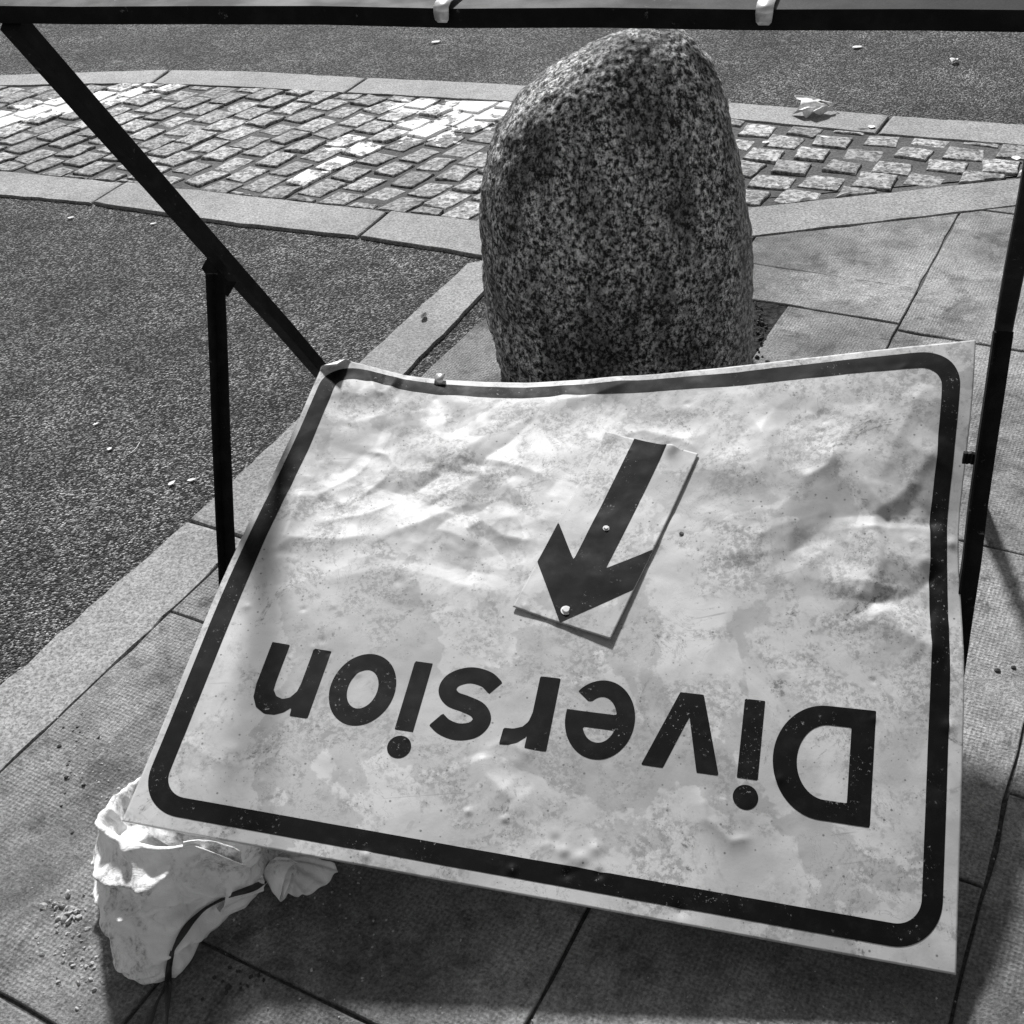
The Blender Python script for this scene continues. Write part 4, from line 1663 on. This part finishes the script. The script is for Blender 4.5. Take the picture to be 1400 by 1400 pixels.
leaf('paper_scrap', 1389, 217, 0.03, 0.026, 1.3, M_LEAFP, 'white scrap among the wide jointed setts at the kerb', 'scrap')
leaf('paper_scrap', 1047, 195, 0.026, 0.016, 0.4, M_LEAFP, 'white scrap in a sett joint beside the boulder', 'scrap')
leaf('paper_scrap', 1128, 188, 0.030, 0.012, -0.6, M_LEAFP, 'narrow pale scrap in a sett joint under the dead leaf', 'scrap')


def twig():
    px = [(170, 624), (180, 619), (187, 612), (191, 605)]
    vs, fs = [], []
    for i, p in enumerate(px):
        c = np.array(G(*p, 0.001))
        for k in range(5):
            a = 2 * math.pi * k / 5
            vs.append(c + np.array([math.cos(a) * .0011, 0, math.sin(a) * .0011]))
    for i in range(len(px) - 1):
        for k in range(5):
            l = (k + 1) % 5
            fs.append((5 * i + k, 5 * i + l, 5 * i + 5 + l, 5 * i + 5 + k))
    tag(link('twig', mesh('twig', vs, fs, True), M_LEAFP), 'short thin curved pale twig on the dark asphalt strip', 'twig')


twig()


def chip_mesh(seed, r):
    rr_ = random.Random(seed)
    bm = bmesh.new()
    bmesh.ops.create_icosphere(bm, subdivisions=1, radius=r)
    for v in bm.verts:
        v.co *= rr_.uniform(.65, 1.25)
        v.co.z *= 0.6
    return bm_mesh('stone_chip', bm)


CH = [chip_mesh(i, 1.0) for i in range(6)]
for m_ in CH:
    m_.materials.append(M_CHIP)
CHD = [chip_mesh(i + 20, 1.0) for i in range(3)]
for m_ in CHD:
    m_.materials.append(M_CHIPD)
RC = random.Random(5)


def chips(name, fields, label, ms=CH):
    """loose grit nobody could count: one object"""
    bm = bmesh.new()
    for cx, cy, sx, sy, n, r0, r1 in fields:
        for _ in range(n):
            px, py = RC.gauss(cx, sx), RC.gauss(cy, sy)
            r = r0 + (r1 - r0) * RC.random() ** 2
            tmp = RC.choice(ms).copy()
            tmp.transform(Matrix.Translation(Vector(G(px, py, 0.006 + r * 0.3))) @ Matrix.Rotation(RC.uniform(0, 6), 4, (RC.random(), RC.random(), RC.random() + .1)) @ Matrix.Scale(r, 4))
            bm.from_mesh(tmp)
            bpy.data.meshes.remove(tmp)
    o = link(name, bm_mesh(name, bm), ms[0].materials[0])
    o['kind'] = 'stuff'
    tag(o, label, 'grit')


chips('mortar_crumbs', [(92, 1250, 14, 12, 40, 0.002, 0.007), (105, 1305, 24, 26, 90, 0.001, 0.0045)], 'pale crumbled mortar heaped on the slab beside the sandbag')
chips('grit', [(130, 1050, 26, 40, 120, 0.001, 0.0035), (430, 1250, 80, 40, 90, 0.0008, 0.0028), (900, 1380, 300, 20, 60, 0.0008, 0.002), (1365, 1150, 20, 150, 60, 0.0008, 0.002), (60, 1150, 60, 120, 90, 0.0008, 0.0025)],
      'fine pale grit strewn over the slabs around the sandbag and sign')
chips('tar_crumbs', [(1040, 448, 6, 18, 60, 0.002, 0.007), (330, 1330, 14, 10, 7, 0.003, 0.006), (310, 1345, 20, 10, 8, 0.002, 0.004), (95, 1050, 25, 40, 14, 0.002, 0.005)], 'dark crumbs of soil and tar beside the boulder and around the sandbag', CHD)
for p, lab in (((1364, 916), 'larger round black pebble of a pair on the slab by the stand leg'), ((1386, 912), 'smaller round black pebble of a pair on the slab by the stand leg')):
    o = link('pebble', CHD[0])
    r = 0.0055 if p[0] < 1370 else 0.0045
    o.location = Vector(G(*p, 0.008))
    o.scale = (r, r, r)
    tag(o, lab, 'stone')
